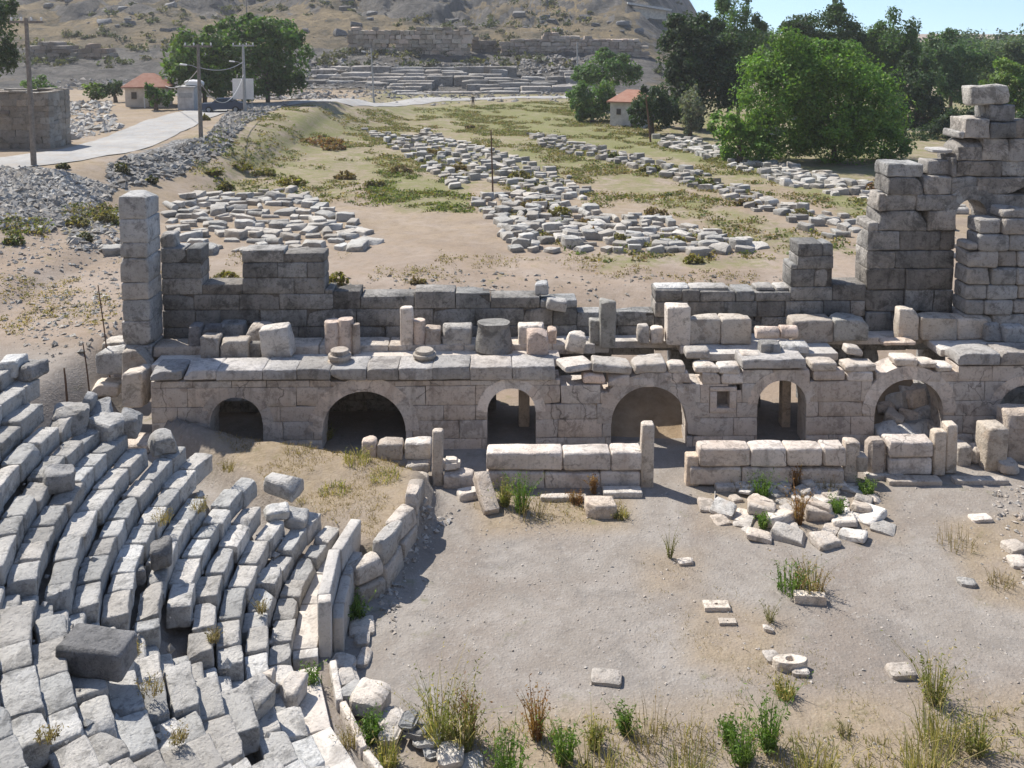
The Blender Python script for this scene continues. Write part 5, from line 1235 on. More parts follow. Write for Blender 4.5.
# scrub on the hill, one mass
b = MB()
for _ in range(1500):
    X = rnd.uniform(-150, 60); Y = rnd.uniform(196, 345) if rnd.random() < .8 else rnd.uniform(176, 196)
    if X / Y > .2 or float(lump(np.array([X]), np.array([Y]), 26, 63)[0]) < -.05: continue
    z = zs(X, Y); r = rnd.uniform(.35, 1.7) * (1.5 if rnd.random() < .12 else 1); leaves(b, (X, Y, z + r * .3), (r * 1.3, r, r * .75), 34, .34, rnd.choice([(.06, .07, .035), (.085, .085, .05), (.11, .10, .06), (.05, .06, .035)]), .5)
tag(b.build('scrub', M['leaf'], smooth=False), kind='stuff')

# ------------------------------------------------------------------ weeds, grass tufts
def blades(b, base, n, h, spread, col, w=.012, lean=.35, leafy=0, col2=None, hj=.5, lsize=.03):
    base = np.array(base, float)
    for _ in range(n):
        a = rnd.uniform(0, 6.28); q = rnd.random() ** .5 * spread; p0 = base + (math.cos(a) * q, math.sin(a) * q, -.02); hh = h * rnd.uniform(1 - hj, 1.05); a2 = a + rnd.gauss(0, .9); ln = abs(rnd.gauss(0, lean)) * hh
        p1 = p0 + (math.cos(a2) * ln * .35, math.sin(a2) * ln * .35, hh * .6); p2 = p0 + (math.cos(a2) * ln, math.sin(a2) * ln, hh)
        c = np.array(col if col2 is None or rnd.random() < .6 else col2) * rnd.uniform(.7, 1.3); an = rnd.uniform(0, 3.14); s = np.array((math.cos(an), math.sin(an), 0)) * w * rnd.uniform(.7, 1.3)
        b.add([p0 - s, p0 + s, p1 + s * .8, p1 - s * .8, p2], [(0, 1, 2, 3), (3, 2, 4)], c)
        for _k in range(leafy):
            t = rnd.uniform(.25, 1.); P = (p0 * (1 - t) + p1 * t) if t < .6 else p1 * (1 - (t - .6) / .4) + p2 * (t - .6) / .4
            d = npr.normal(0, 1, 3); d /= np.linalg.norm(d); e = np.cross(d, npr.normal(0, 1, 3)); e /= np.linalg.norm(e); l = lsize * rnd.uniform(.6, 1.4)
            b.add([P, P + d * l + e * l * .35, P + d * l * 2, P + d * l - e * l * .35], [(0, 1, 2, 3)], c * rnd.uniform(.8, 1.25))
GRN, FEN, STR, RST, OLV, PRP = (.09, .16, .03), (.17, .18, .06), (.36, .29, .15), (.22, .11, .05), (.13, .13, .05), (.20, .13, .10)
def weed(lab, x, y, h_px, w_px, kind, z=None, name='weed', cat='weed'):
    p = T(x, y) if z is None else G(x, y, z); s = (p.y * cp - (p.z - CH) * sp) / FPX; h = h_px * s / .85; sp_ = w_px * s / 2; b = MB(); o = (0, 0, 0)
    if kind == 'fennel': blades(b, o, 90, h, sp_ * .45, FEN, .008, .55, 7, STR, .55, .035)
    elif kind == 'green': blades(b, o, 60, h, sp_ * .6, GRN, .009, .4, 12, (.13, .19, .05), .5, .035)
    elif kind == 'rust': blades(b, o, 45, h, sp_ * .5, RST, .010, .3, 12, (.28, .17, .09), .45, .03)
    elif kind == 'straw': blades(b, o, 130, h, sp_ * .7, STR, .008, .5, 2, FEN, .6, .03)
    elif kind == 'brown': blades(b, o, 55, h, sp_ * .7, (.26, .19, .12), .006, .5, 4, (.2, .16, .09), .5, .022)
    elif kind == 'mix': blades(b, (-sp_ * .5, 0, 0), 60, h * .9, sp_ * .55, GRN, .010, .5, 10, (.12, .17, .05), .45, .035); blades(b, (sp_ * .35, 0, 0), 80, h, sp_ * .6, (.24, .17, .11), .010, .55, 9, (.30, .24, .16), .45, .03)
    elif kind == 'thin': blades(b, o, 26, h, sp_ * .3, (.20, .17, .10), .007, .5, 5, OLV, .4, .025)
    o = link(name, b.mesh(name, M['leaf'], False)); o.location = p; return tag(o, lab, cat)
for lab, x, y, h, w, k in [
 ('tall wispy yellow-green fennel at the lower left of the orchestra', 440, 745, 68, 48, 'fennel'), ('second wispy fennel, paler, just right of the tall one at the lower left', 463, 748, 56, 40, 'fennel'),
 ('upright rust-brown dried weed between the wispy fennels and the bright green tuft', 537, 738, 46, 22, 'rust'), ('dark rusty dried stalk beside the wispy fennels', 470, 740, 50, 14, 'rust'),
 ('bright green leafy tuft at the bottom, left one beside the rusty weed', 565, 762, 44, 26, 'green'), ('small yellow-green tuft right of the bright green leafy tuft', 595, 748, 28, 20, 'fennel'), ('deep green tuft at the very bottom below the wispy fennels', 508, 778, 48, 48, 'green'),
 ('small dark green tuft standing alone at the bottom middle', 625, 733, 26, 14, 'green'), ('purplish dry weed patch at the bottom middle', 650, 745, 40, 60, 'brown'), ('low purplish dry weed right of the lone dark green tuft', 690, 752, 30, 50, 'brown'),
 ('tall slim green weed at the bottom right, tallest of a green pair', 768, 750, 52, 22, 'green'), ('leafy green weed at the bottom right, left of the tall slim one', 742, 762, 42, 34, 'green'), ('small green weed left of the leafy one at the bottom right', 728, 742, 22, 14, 'green'),
 ('yellow-brown low tuft above the tall slim green weed', 785, 696, 18, 26, 'straw'), ('tall loose fennel with thin stems at the lower right', 934, 702, 48, 40, 'fennel'), ('golden dry fennel below the loose one at the lower right', 940, 745, 42, 60, 'straw'),
 ('rounded yellow-green fennel near the right edge at the bottom', 975, 752, 44, 42, 'fennel'), ('golden dry grass clump at the bottom right, lowest one', 925, 778, 46, 60, 'straw'), ('dry straw clump at the bottom edge, right of the green pair', 815, 778, 38, 60, 'straw'), ('dry straw clump at the bottom edge, between the two green weeds', 690, 785, 40, 60, 'straw'),
 ('straw clump at the bottom edge below the bright green tuft', 600, 785, 34, 70, 'straw'), ('low dark twigs on the gravel in the lower right', 845, 733, 14, 40, 'thin'),
 ('round shrub, green on its left and brown on its right, in the orchestra', 801, 592, 27, 44, 'mix'), ('thin upright weed in the middle of the orchestra', 670, 558, 27, 10, 'thin'), ('dry twiggy weed above the round millstone', 770, 622, 18, 22, 'thin'),
 ('green leafy plant in the back of the stone heap, before the long low wall', 762, 497, 20, 18, 'green'), ('rusty red upright stalk in the middle of the stone heap', 799, 524, 34, 10, 'rust'), ('rust-red weed against the long low wall behind the heap', 795, 487, 22, 7, 'rust'), ('green plant low at the right of the stone heap', 836, 514, 16, 18, 'green'),
 ('dark green plant at the right end of the low wall by the heap', 866, 494, 14, 20, 'green'), ('small green plant at the front left of the stone heap', 763, 528, 14, 9, 'green'), ('brownish dry weed along the back of the stone heap', 745, 489, 14, 40, 'brown'), ('pinkish dry weed at the back right of the stone heap', 828, 492, 14, 26, 'brown'),
 ('tall green weed growing at the foot of the left low wall', 521, 512, 36, 18, 'green'), ('brown bushy weed around the tall green one at the left low wall', 528, 514, 24, 44, 'brown'), ('yellowish weed left of the tall green one at the left low wall', 505, 506, 26, 16, 'fennel'), ('thin rusty stalk beside the lit block at the left low wall', 594, 494, 18, 5, 'rust'),
 ('reddish dry weed before the low wall beside the lit block', 577, 503, 12, 24, 'rust'), ('low straw tuft right of the lit block before the low wall', 620, 517, 9, 22, 'straw'), ('reddish low weed near the right edge of the orchestra', 955, 545, 16, 50, 'brown'), ('reddish twigs at the far right of the orchestra below the first', 1000, 585, 14, 36, 'brown'),
 ('dark green bush in the shade at the foot of the parapet', 356, 618, 22, 30, 'green'), ('green weed growing through the broken walkway by the stair foot', 312, 690, 22, 18, 'green'), ('green weed among the stones of the broken orchestra edge', 372, 742, 28, 18, 'green'), ('brown dry weed below the kerb slabs at the bottom', 350, 745, 22, 24, 'brown'),
 ('brown dry weed beside the green one on the broken orchestra edge', 388, 765, 24, 30, 'straw'), ('pale dead twig bush before the blocked small arch', 324, 438, 14, 26, 'straw'), ('pale straw tuft at the top of the ramp beside the row of blocks', 357, 462, 12, 40, 'straw'), ('yellow dry grass clump on the ramp near its curved wall', 385, 478, 8, 44, 'straw'),
 ('reddish dry weed clump on the upper ramp', 300, 452, 7, 40, 'brown'), ('straw grass clump in the middle of the ramp', 335, 492, 7, 46, 'straw')]:
    weed(lab, x, y, h, w, k)
for lab, x, y, h, w in [('brown dry tuft in a gap between the middle seats', 163, 522, 12, 22), ('brown dry tuft among the lower seats near the ramp end', 200, 510, 12, 20), ('brown dry tuft beside the dark flat block at lower left', 133, 655, 12, 18), ('long brown tuft between the near seats below the dark flat block', 150, 692, 14, 34),
     ('brown tuft in a hollow of the near seats at the bottom', 178, 740, 12, 22), ('small brown tuft among the near seats close to the left edge', 48, 738, 10, 26), ('brown tuft at the stair gap above the pale walkway', 214, 640, 12, 16), ('dry tuft between the lowest seats and the walkway beyond the stairs', 262, 612, 14, 12), ('dry tuft on the seats halfway up the right side', 228, 470, 10, 18)]:
    weed(lab, x, y, h, w, 'brown', seat_z(x, y), 'dry_tuft', 'dry grass tuft')
def grass(px, n, h, col, col2, w=.008):
    pw = ppoly(px); lo = np.min(pw, 0); hi = np.max(pw, 0); P = npr.uniform(lo, hi, (n * 5, 2)); P = P[inside(pw, P[:, 0], P[:, 1])]; P = P[lump(P[:, 0], P[:, 1], .9, 77) > -.25][:n]; Z = zg(P[:, 0], P[:, 1]); b = MB()
    for (x, y), z in zip(P, Z): blades(b, (x, y, z), 3, h * rnd.uniform(.5, 1.3), .06, col, w, .7, 0, col2)
    return tag(b.build('dry_grass', M['leaf'], smooth=False), kind='stuff')
grass([(215, 432), (330, 449), (415, 468), (410, 500), (375, 540), (345, 530), (262, 478)], 2600, .09, (.29, .21, .13), (.22, .16, .09), .006)
grass([(400, 745), (520, 720), (700, 725), (900, 740), (1040, 700), (1060, 800), (420, 800)], 950, .2, (.34, .27, .15), (.2, .19, .08))
grass([(470, 500), (620, 495), (630, 520), (480, 530)], 260, .12, (.30, .22, .12), (.2, .17, .08)); grass([(640, 560), (760, 600), (780, 690), (640, 640)], 160, .07, (.30, .22, .13), (.24, .18, .1), .006)
grass([(690, 690), (800, 640), (900, 690), (860, 740), (700, 735)], 260, .09, (.32, .25, .15), (.22, .19, .09), .006)

# ------------------------------------------------------------------ far things: hill walls, houses, poles, car, person
M['cliff'] = stone_mat('far_rubble_wall', (.40, .325, .25), (.17, .145, .12), (.47, .40, .325), .45, .5, 1.2)
M['tiers'] = stone_mat('far_grey_tiers', (.27, .25, .225), (.11, .104, .096), (.36, .335, .305), .5, .4, 1.2)
def hill_wall(label, x0, x1, ytop, ybot, Y, depth, tops=None, mat='cliff', name='ruined_wall', tn=(1, 1, 1)):
    mb = MB(); a, q = Wp(x0, ybot, Y), Wp(x1, ybot, Y); zb = min(zs(a.x, Y), zs(q.x, Y), a.z) - 1.2; L = q.x - a.x; zt0 = Wp((x0 + x1) / 2, ytop, Y).z; z = zb; sd = int(x0) * 7
    def top(t):
        k = zt0 + .7 * noise.noise(Vector((t * L * .22, 1, Y))) + .55 * noise.noise(Vector((t * L * .8, 4, Y)))
        return k + (Wp(512, np.interp(t, [p[0] for p in tops], [p[1] for p in tops]), Y).z - zt0 if tops else 0)
    while z < zt0 + 1.5:
        h = rnd.uniform(.55, .95); u = a.x + rnd.uniform(-.3, .3)
        while u < q.x:
            l = rnd.uniform(.8, 2.1); t = (u + l / 2 - a.x) / L
            if 0 <= t <= 1 and z + h * .6 < top(t) and rnd.random() > .02:
                V, F = rough_box(l * 1.02, depth, h * 1.03, rnd.randrange(99999), (3, 2, 2), .08, .12, .8, freq=.8); k = rnd.uniform(.66, 1.2) * (1 + .45 * noise.noise(Vector((u * .12, z * .25, 7))))
                mb.add(V + np.array((u + l / 2, Y + depth / 2 + rnd.gauss(0, .12) + .6 * noise.noise(Vector((u * .2, z * .2, 3))), z)), F, np.array(tn) * k * np.array((1 + rnd.uniform(-.05, .06), 1, 1)))
            u += l
        z += h
    return tag(mb.build(name, M[mat], loc=((a.x + q.x) / 2, Y, zb)), label, 'ruin wall')
hill_wall('long brown ruined wall across the foot of the hill, taller one in the middle', 347, 471, 28, 65, 188, 4, [(0, 30), (.03, 28.5), (.56, 29), (.58, 27.5), (.95, 28), (1, 31)])
hill_wall('long low brown ruined wall on the hill, right of the taller one', 500, 652, 37, 62, 190, 4, [(0, 45), (.1, 40), (.3, 34), (.5, 37), (.9, 39), (1, 50)], tn=(.85, .85, .88))
hill_wall('short darker ruined wall linking the two long ones on the hill', 471, 502, 38, 62, 193, 3, [(0, 37), (.5, 40), (1, 44)], tn=(.6, .62, .66))
hill_wall('shadow-tinted ruined wall on the hillside at the far left, left half', 27, 77, 43, 82, 182, 5, [(0, 46), (.2, 42), (.7, 44), (1, 46)], tn=(.62, .65, .7))  # bluish tint puts the shadow on this wall into its colour
hill_wall('brown ruined wall on the hillside at the far left, right half', 77, 110, 46, 80, 183, 4, [(0, 48), (.4, 45), (1, 49)], tn=(.8, .76, .74))
hill_wall('shadow-dark rock-like wall on the upper hill behind the roadside trees', 296, 347, 8, 36, 236, 8, [(0, 12), (.5, 5), (1, 14)], tn=(.62, .64, .68))  # blue-dark tint stands in for shadow on the slope
hill_wall('shadow-dark rock-like wall on the upper hill above the taller brown wall', 392, 434, -2, 24, 246, 8, [(0, 6), (.4, -4), (1, 12)], tn=(.5, .53, .58))  # hillside shadow put into the wall's darker tint
hill_wall('pale rock-like wall on the upper hill in the middle', 455, 520, 8, 26, 240, 8, [(0, 16), (.4, 6), (1, 18)], tn=(.75, .74, .74))
hill_wall('grey low ruin on the hillside between the far left wall and the trees', 128, 168, 44, 62, 196, 4, [(0, 50), (.4, 43), (1, 52)], tn=(.6, .64, .68))
# stone tiers at the hill foot
mb = MB()
for k in range(9):
    Y = 153 + k * 2.3; x0, x1 = [(330, 470), (306, 560), (300, 565), (286, 570), (296, 575), (290, 572), (285, 575), (300, 570), (330, 560)][k]; u, ue = Wp(x0, 90, Y).x, Wp(x1, 90, Y).x; zt = CH - Y * (94 - 3.5 * k - 31) / FPX
    while u < ue:
        L = rnd.uniform(2.5, 7)
        if rnd.random() < .8:
            zb = zs(u, Y) - 1.2; V, F = rough_box(L - .08, 2.4, max(1.0, zt - zb + rnd.uniform(-.28, .16)), rnd.randrange(9999), (5, 3, 3), .12, .1, .5, freq=.9); mb.add(xf(V, (u + L / 2, Y + 1, zb)), F, tone(.75, 1.15, .03))
        u += L
tag(mb.build('stone_tiers', M['tiers'], loc=(Wp(430, 95, 171).x, 171, 2)), 'low grey tiers of ancient stone steps along the foot of the hill', 'stone tiers')
pebbles('bank_rubble', [(296, 62), (345, 60), (352, 68), (480, 66), (520, 58), (640, 62), (640, 72), (500, 78), (300, 78)], 1600, (.2, .9), M['tiers'], .7, 1.2)
pebbles('bank_rubble', [(20, 84), (120, 78), (300, 74), (330, 95), (300, 100), (130, 88), (30, 92)], 1100, (.15, .8), M['tiers'], .7, 1.2)
pebbles('bank_rubble', [(290, 78), (575, 70), (575, 96), (300, 99)], 900, (.12, .6), M['tiers'], .7, 1.15)
pebbles('bank_rubble', [(300, 104), (330, 96), (420, 98), (560, 96), (600, 99), (560, 102), (400, 104)], 150, (.15, .5), M['tiers'], .8, 1.2)

def house(label, xb, yb, Lx, Ly, Hw, Hr, rot, wallm, roofm, win, hip=.35):
    p = T(xb, yb); k_ = (p.y * cp + 9 * sp) / FPX; Lx *= k_; Ly *= k_; Hw *= k_; Hr *= k_; p = p + Vector((0, Ly / 2, 0)); root = empty('house', p, label, 'house', None, rot); win = [tuple(v * k_ for v in w_) for w_ in win]
    V, F = plain_box(Lx, Ly, Hw); mb = MB(); mb.add(V - np.array((0, 0, .3)), F); link('wall', mb.mesh('wall', wallm, False), root)
    o = .35; x, y = Lx / 2 + o, Ly / 2 + o; r = Lx / 2 * (1 - hip) if hip < 1 else 0; z0, z1 = Hw - .32, Hw - .3 + Hr
    V = [(-x, -y, z0), (x, -y, z0), (x, y, z0), (-x, y, z0), (-x, -y, z0 + .14), (x, -y, z0 + .14), (x, y, z0 + .14), (-x, y, z0 + .14), (-r, 0, z1), (r, 0, z1)]
    F = [(3, 2, 1, 0), (0, 1, 5, 4), (1, 2, 6, 5), (2, 3, 7, 6), (3, 0, 4, 7), (4, 5, 9, 8), (6, 7, 8, 9), (5, 6, 9), (7, 4, 8)]
    mb = MB(); mb.add(V, F); link('roof', mb.mesh('roof', roofm, False), root)
    mb = MB(); V, F = plain_box(Lx * .16, .1, Hw * .62); mb.add(V + np.array((Lx * .18, -Ly / 2 - .02, -.1)), F); link('door', mb.mesh('door', M['bark'], False), root)
    for (wx, wz, ww, wh) in win:
        mb = MB(); V, F = plain_box(ww, .1, wh); mb.add(V + np.array((wx, -Ly / 2 - .02, wz)), F); w = link('window', mb.mesh('window', M['bark'], False), root)
        mb = MB(); V, F = plain_box(ww * .75, .06, wh * .8); mb.add(V + np.array((wx, -Ly / 2 - .05, wz + wh * .1)), F); link('pane', mb.mesh('pane', M['glass'], False), w)
    return root
house('small plastered cottage with a red tiled roof beside the road', 143, 107, 38, 34, 22, 14, R(8), M['plaster'], M['roof'], [(-10.5, 8, 5, 7)], .72)
house('white stained house with a red roof, half hidden by bushes on the right', 635, 127, 36, 40, 27, 12, R(-22), M['grime'], M['roof'], [(-9, 12, 4.5, 6)], .65)
# old stone building at the left edge
p = T(30, 149); s = (p.y * cp + 9 * sp) / FPX; root = empty('stone_building', Vector((Wp(20, 140, p.y).x, p.y, p.z)), 'old roofless stone building with a flat wall top at the left edge', 'building')
x0, x1 = Wp(-40, 140, p.y).x, Wp(50, 140, p.y).x; H = Wp(20, 91, p.y).z - p.z
def bwall(cx, cy, L, D):
    mb = MB(); z = -.5; long_ = max(L, D); ax_ = L >= D
    while z < H - .1:
        h = min(rnd.uniform(.32, .5), H - z); u = -long_ / 2
        while u < long_ / 2 - .05:
            l = min(rnd.uniform(.5, 1.2), long_ / 2 - u); zz = h * 1.02 + (rnd.uniform(-.12, .06) if z + h > H - .15 else 0); V, F = rough_box(l * 1.02 if ax_ else L, D if ax_ else l * 1.02, zz, rnd.randrange(9999), (3, 3, 2), .03, .03, .5)
            o_ = u + l / 2; mb.add(V + np.array((cx + (o_ if ax_ else rnd.gauss(0, .015)), cy + (rnd.gauss(0, .015) if ax_ else o_), z)), F, tone(.8, 1.18, .04)); u += l
        z += h
    return link('wall', mb.mesh('wall', M['oldwall']), root)
M['oldwall'] = stone_mat('old_rubble_wall', (.33, .29, .24), (.16, .145, .125), (.41, .37, .32), .45, .8, 1.2)
bwall((x0 + x1) / 2 - root.location.x, .35, x1 - x0, .7); bwall(x1 - root.location.x - .35, 1.55, .66, 1.68); bwall((x0 + x1) / 2 - root.location.x, 2.75, x1 - x0, .7)
mb = MB(); V, F = plain_box(.9, .12, .25); mb.add(V + np.array((Wp(3, 113, p.y).x - root.location.x, -.03, Wp(3, 114, p.y).z - p.z)), F); link('window', mb.mesh('window', M['slot'], False), root)  # dark plate in place of the shaded slit
# concrete shelter on the hill
p = T(648, 16); root = empty('shelter', p, 'flat pale concrete shelter on the hill slope at the top', 'shelter')
mb = MB(); V, F = plain_box(11, 5, .5); mb.add(xf(V, (0, 0, 2.0), 0, 0, .16), F); link('roof', mb.mesh('roof', M['grime'], False), root)
mb = MB(); V, F = plain_box(8.5, 3.6, 2.6); mb.add(V + np.array((0, .4, -.8)), F); link('wall', mb.mesh('wall', M['plaster'], False), root)

def pole(label, xb, yb, xt, yt, rad, mat='pole', arm=0, lamp=0, name='utility_pole', cat='utility pole', ins=True, z=None):
    p = T(xb, yb) if z is None else G(xb, yb, z); t = Wp(xt, yt, p.y) - p; root = empty(name, p, label, cat)
    mb = MB(); mb.add(*tube([(0, 0, -.4), t * .5, t], [rad * 1.2, rad, rad * .75], 8)); link('pole', mb.mesh('pole', M[mat]), root)
    if arm:
        mb = MB(); V, F = plain_box(arm, .12, .14); mb.add(V + np.array(t * .965), F); a = link('crossarm', mb.mesh('crossarm', M[mat], False), root)
        for sx in (-.45, -.15, .15, .45):
            mb = MB(); V, F = lathe([(.035, 0), (.07, .06), (.05, .12), (.075, .16), (.03, .22)], 8); q = t * .965; mb.add(V + np.array((q.x + sx * arm, q.y, q.z + .14)), F); link('insulator', mb.mesh('insulator', M['white']), a)
    if lamp:
        q = t * lamp; mb = MB(); mb.add(*tube([q, q + Vector((-.5, -.1, .25)), q + Vector((-.9, -.2, .3))], .03, 6)); l = link('lamp_arm', mb.mesh('lamp_arm', M['polegrey']), root)
        mb = MB(); V, F = rough_box(.55, .22, .13, 4, (4, 3, 3), .05, .0); mb.add(xf(V, q + Vector((-1.1, -.25, .25)), .15, 0, .1), F); link('lamp_head', mb.mesh('lamp_head', M['white']), l)
    return p + t
tA = pole('leaning wooden utility pole by the old stone building, the nearest one', 34, 166, 26, 18, .15, 'pole', 2.0)
tB = pole('brown wooden utility pole with crossarm and lamp beside the road', 201, 138, 198, 44, .15, 'pole', 2.2, .74)
tC = pole('pale grey utility pole with crossarm and lamp before the big roadside tree', 245, 112, 243, 44, .16, 'polegrey', 2.2, .70)
tD = pole('thin grey lamp pole by the far road at the foot of the hill', 374, 103, 371, 48, .12, 'polegrey', 0, .9)
pole('thin dark post standing alone in the central stone strip', 493, 195, 491, 130, .05, 'rust', name='post', cat='post')
pole('leaning rusty post before the dark bush by the white house', 651, 142, 646, 97, .09, 'rust', name='post', cat='post')
pole('faint distant pole behind the tree by the white house', 578, 84, 577, 42, .13, 'polegrey')
pole('pole on the hill slope peeping over the big roadside tree', 247, 34, 246, -8, .16, 'pole', 1.8)
pole('tall thin rusty rod stuck in the dry ground by the tall pier', 110, 370, 98, 285, .022, 'rust', name='rod', cat='iron rod', z=1.6)
pole('short thin rusty rod left of the tall one, by the seats', 90, 388, 83, 344, .022, 'rust', name='rod', cat='iron rod', z=1.9)
pole('stubby dark rod among the boulders at the upper seat ends', 67, 392, 64, 368, .03, 'rust', name='rod', cat='iron rod', z=2.1)
pole('white slender stake at the right front corner of the cottage', 145, 108, 144, 97, .07, 'white', name='stake', cat='stake')
def cable(label, a, b, sag):
    pts = [a.lerp(b, k / 14) - Vector((0, 0, sag * 4 * (k / 14) * (1 - k / 14))) for k in range(15)]; mb = MB(); mb.add(*tube(pts, .035, 5)); return tag(mb.build('power_cable', M['cable'], loc=a), label, 'cable')
M['cable'] = simple('pale_cable', (.33, .33, .32), .6)
pB, pC = T(201, 138), T(245, 112)
qB, qC = pB.lerp(tB, .74), pC.lerp(tC, .70)
cable('upper grey cable strung between the two roadside poles', qB + Vector((0, 0, .1)), qC + Vector((0, 0, .3)), .5)
cable('lower slack grey cable hanging between the two roadside poles', pB.lerp(tB, .62), pC.lerp(tC, .56), 2.3)
cable('grey cable running from the brown pole to the cottage roof', pB.lerp(tB, .74), Wp(164, 85, T(143, 106).y + 1), .8)
# shed, panel, car
p = T(190, 109); root = empty('shed', p, 'low grey roadside shed with a white bundle on its roof, under the trees', 'shed'); w = 16 * (p.y * cp + 9 * sp) / FPX
mb = MB(); V, F = plain_box(w, 2.4, 2.3); mb.add(V, F); link('wall', mb.mesh('wall', M['grime'], False), root)
mb = MB(); V, F = plain_box(w + .4, 2.8, .14); mb.add(V + np.array((0, 0, 2.3)), F); link('roof', mb.mesh('roof', M['polegrey'], False), root)
mb = MB(); V, F = rough_box(1.7, 1.2, .6, 8, (6, 5, 5), .15, .1, 1.); mb.add(V + np.array((.5, 0, 2.44)), F); link('bundle', mb.mesh('bundle', M['white']), root)
mb = MB(); V, F = plain_box(w * .8, .06, .5); mb.add(V + np.array((0, -1.21, 1.25)), F); link('shutter', mb.mesh('shutter', M['polegrey'], False), root)
p = T(247, 111); root = empty('panel_board', p + Vector((0, -1.2, 0)), 'pale square board on two legs beside the pale grey utility pole', 'notice board')
mb = MB(); V, F = plain_box(2.1, .12, 2.1); mb.add(V + np.array((0, 0, 1.3)), F); link('board', mb.mesh('board', M['white'], False), root)
for sx in (-.85, .85): mb = MB(); mb.add(*tube([(sx, .1, -.2), (sx, .1, 3.2)], .05, 6)); link('leg', mb.mesh('leg', M['polegrey']), root)
def car(label, px, py, rot):
    p = T(px, py); root = empty('parked_car', p, label, 'car', None, rot)
    prof = [(-2.1, .35), (-2.1, .75), (-1.95, .92), (-1.0, 1.0), (-.45, 1.42), (.75, 1.45), (1.45, 1.05), (2.0, .95), (2.12, .7), (2.1, .35)]; W = .84; mb = MB(); V = []; n = len(prof)
    for y, k in ((-W, 1.), (-W * .96, 1.), (W * .96, 1.), (W, 1.)):
        for x, z in prof: V.append((x * (.985 if abs(y) == W else 1), y * (1 - .22 * max(0, (z - .95) / .5)), z - (.03 if abs(y) == W else 0)))
    F = [tuple(range(n)), tuple(range(4 * n - 1, 3 * n - 1, -1))] + [(j * n + i, j * n + (i + 1) % n, (j + 1) * n + (i + 1) % n, (j + 1) * n + i) for j in range(3) for i in range(n)]
    mb.add(V, F); link('body', mb.mesh('body', M['carpaint']), root)
    for nm, quad in (('windscreen', [(-.98, -.70, 1.03), (-.98, .70, 1.03), (-.5, .62, 1.40), (-.5, -.62, 1.40)]), ('rear_window', [(1.42, -.68, 1.09), (1.42, .68, 1.09), (.82, .62, 1.42), (.82, -.62, 1.42)]), ('side_window', [(-.75, -.80, 1.02), (1.15, -.80, 1.05), (.68, -.675, 1.38), (-.42, -.675, 1.36)]), ('side_window', [(-.75, .80, 1.02), (1.15, .80, 1.05), (.68, .675, 1.38), (-.42, .675, 1.36)])):
        q = np.array(quad); c = np.array((0.2, 0, .9)); out = (q.mean(0) - c); out /= np.linalg.norm(out); mb = MB(); mb.add(np.concatenate([q + out * .03, q - out * .04]), [(0, 1, 2, 3), (7, 6, 5, 4), (0, 4, 5, 1), (1, 5, 6, 2), (2, 6, 7, 3), (3, 7, 4, 0)]); link(nm, mb.mesh(nm, M['glass'], False), root)
    for x in (-1.3, 1.3):
        for y in (-.78, .78):
            mb = MB(); V, F = lathe([(.2, -.1), (.3, -.1), (.32, -.06), (.32, .06), (.3, .1), (.2, .1)], 16); mb.add(xf(V, (x, y, .32), 0, R(90)), F); w_ = link('wheel', mb.mesh('wheel', M['rubber']), root)
            mb = MB(); V, F = lathe([(.02, -.105), (.19, -.105), (.19, .105), (.02, .105)], 14); mb.add(xf(V, (x, y, .32), 0, R(90)), F); link('rim', mb.mesh('rim', M['polegrey']), w_)
    for y in (-.6, .6): mb = MB(); V, F = rough_box(.08, .34, .14, 3, (2, 3, 3), .03, 0); mb.add(V + np.array((-2.1, y, .68)), F); link('headlight', mb.mesh('headlight', M['white']), root)
    return root
car('dark blue car parked in the shade under the big roadside tree', 223, 112, R(12))
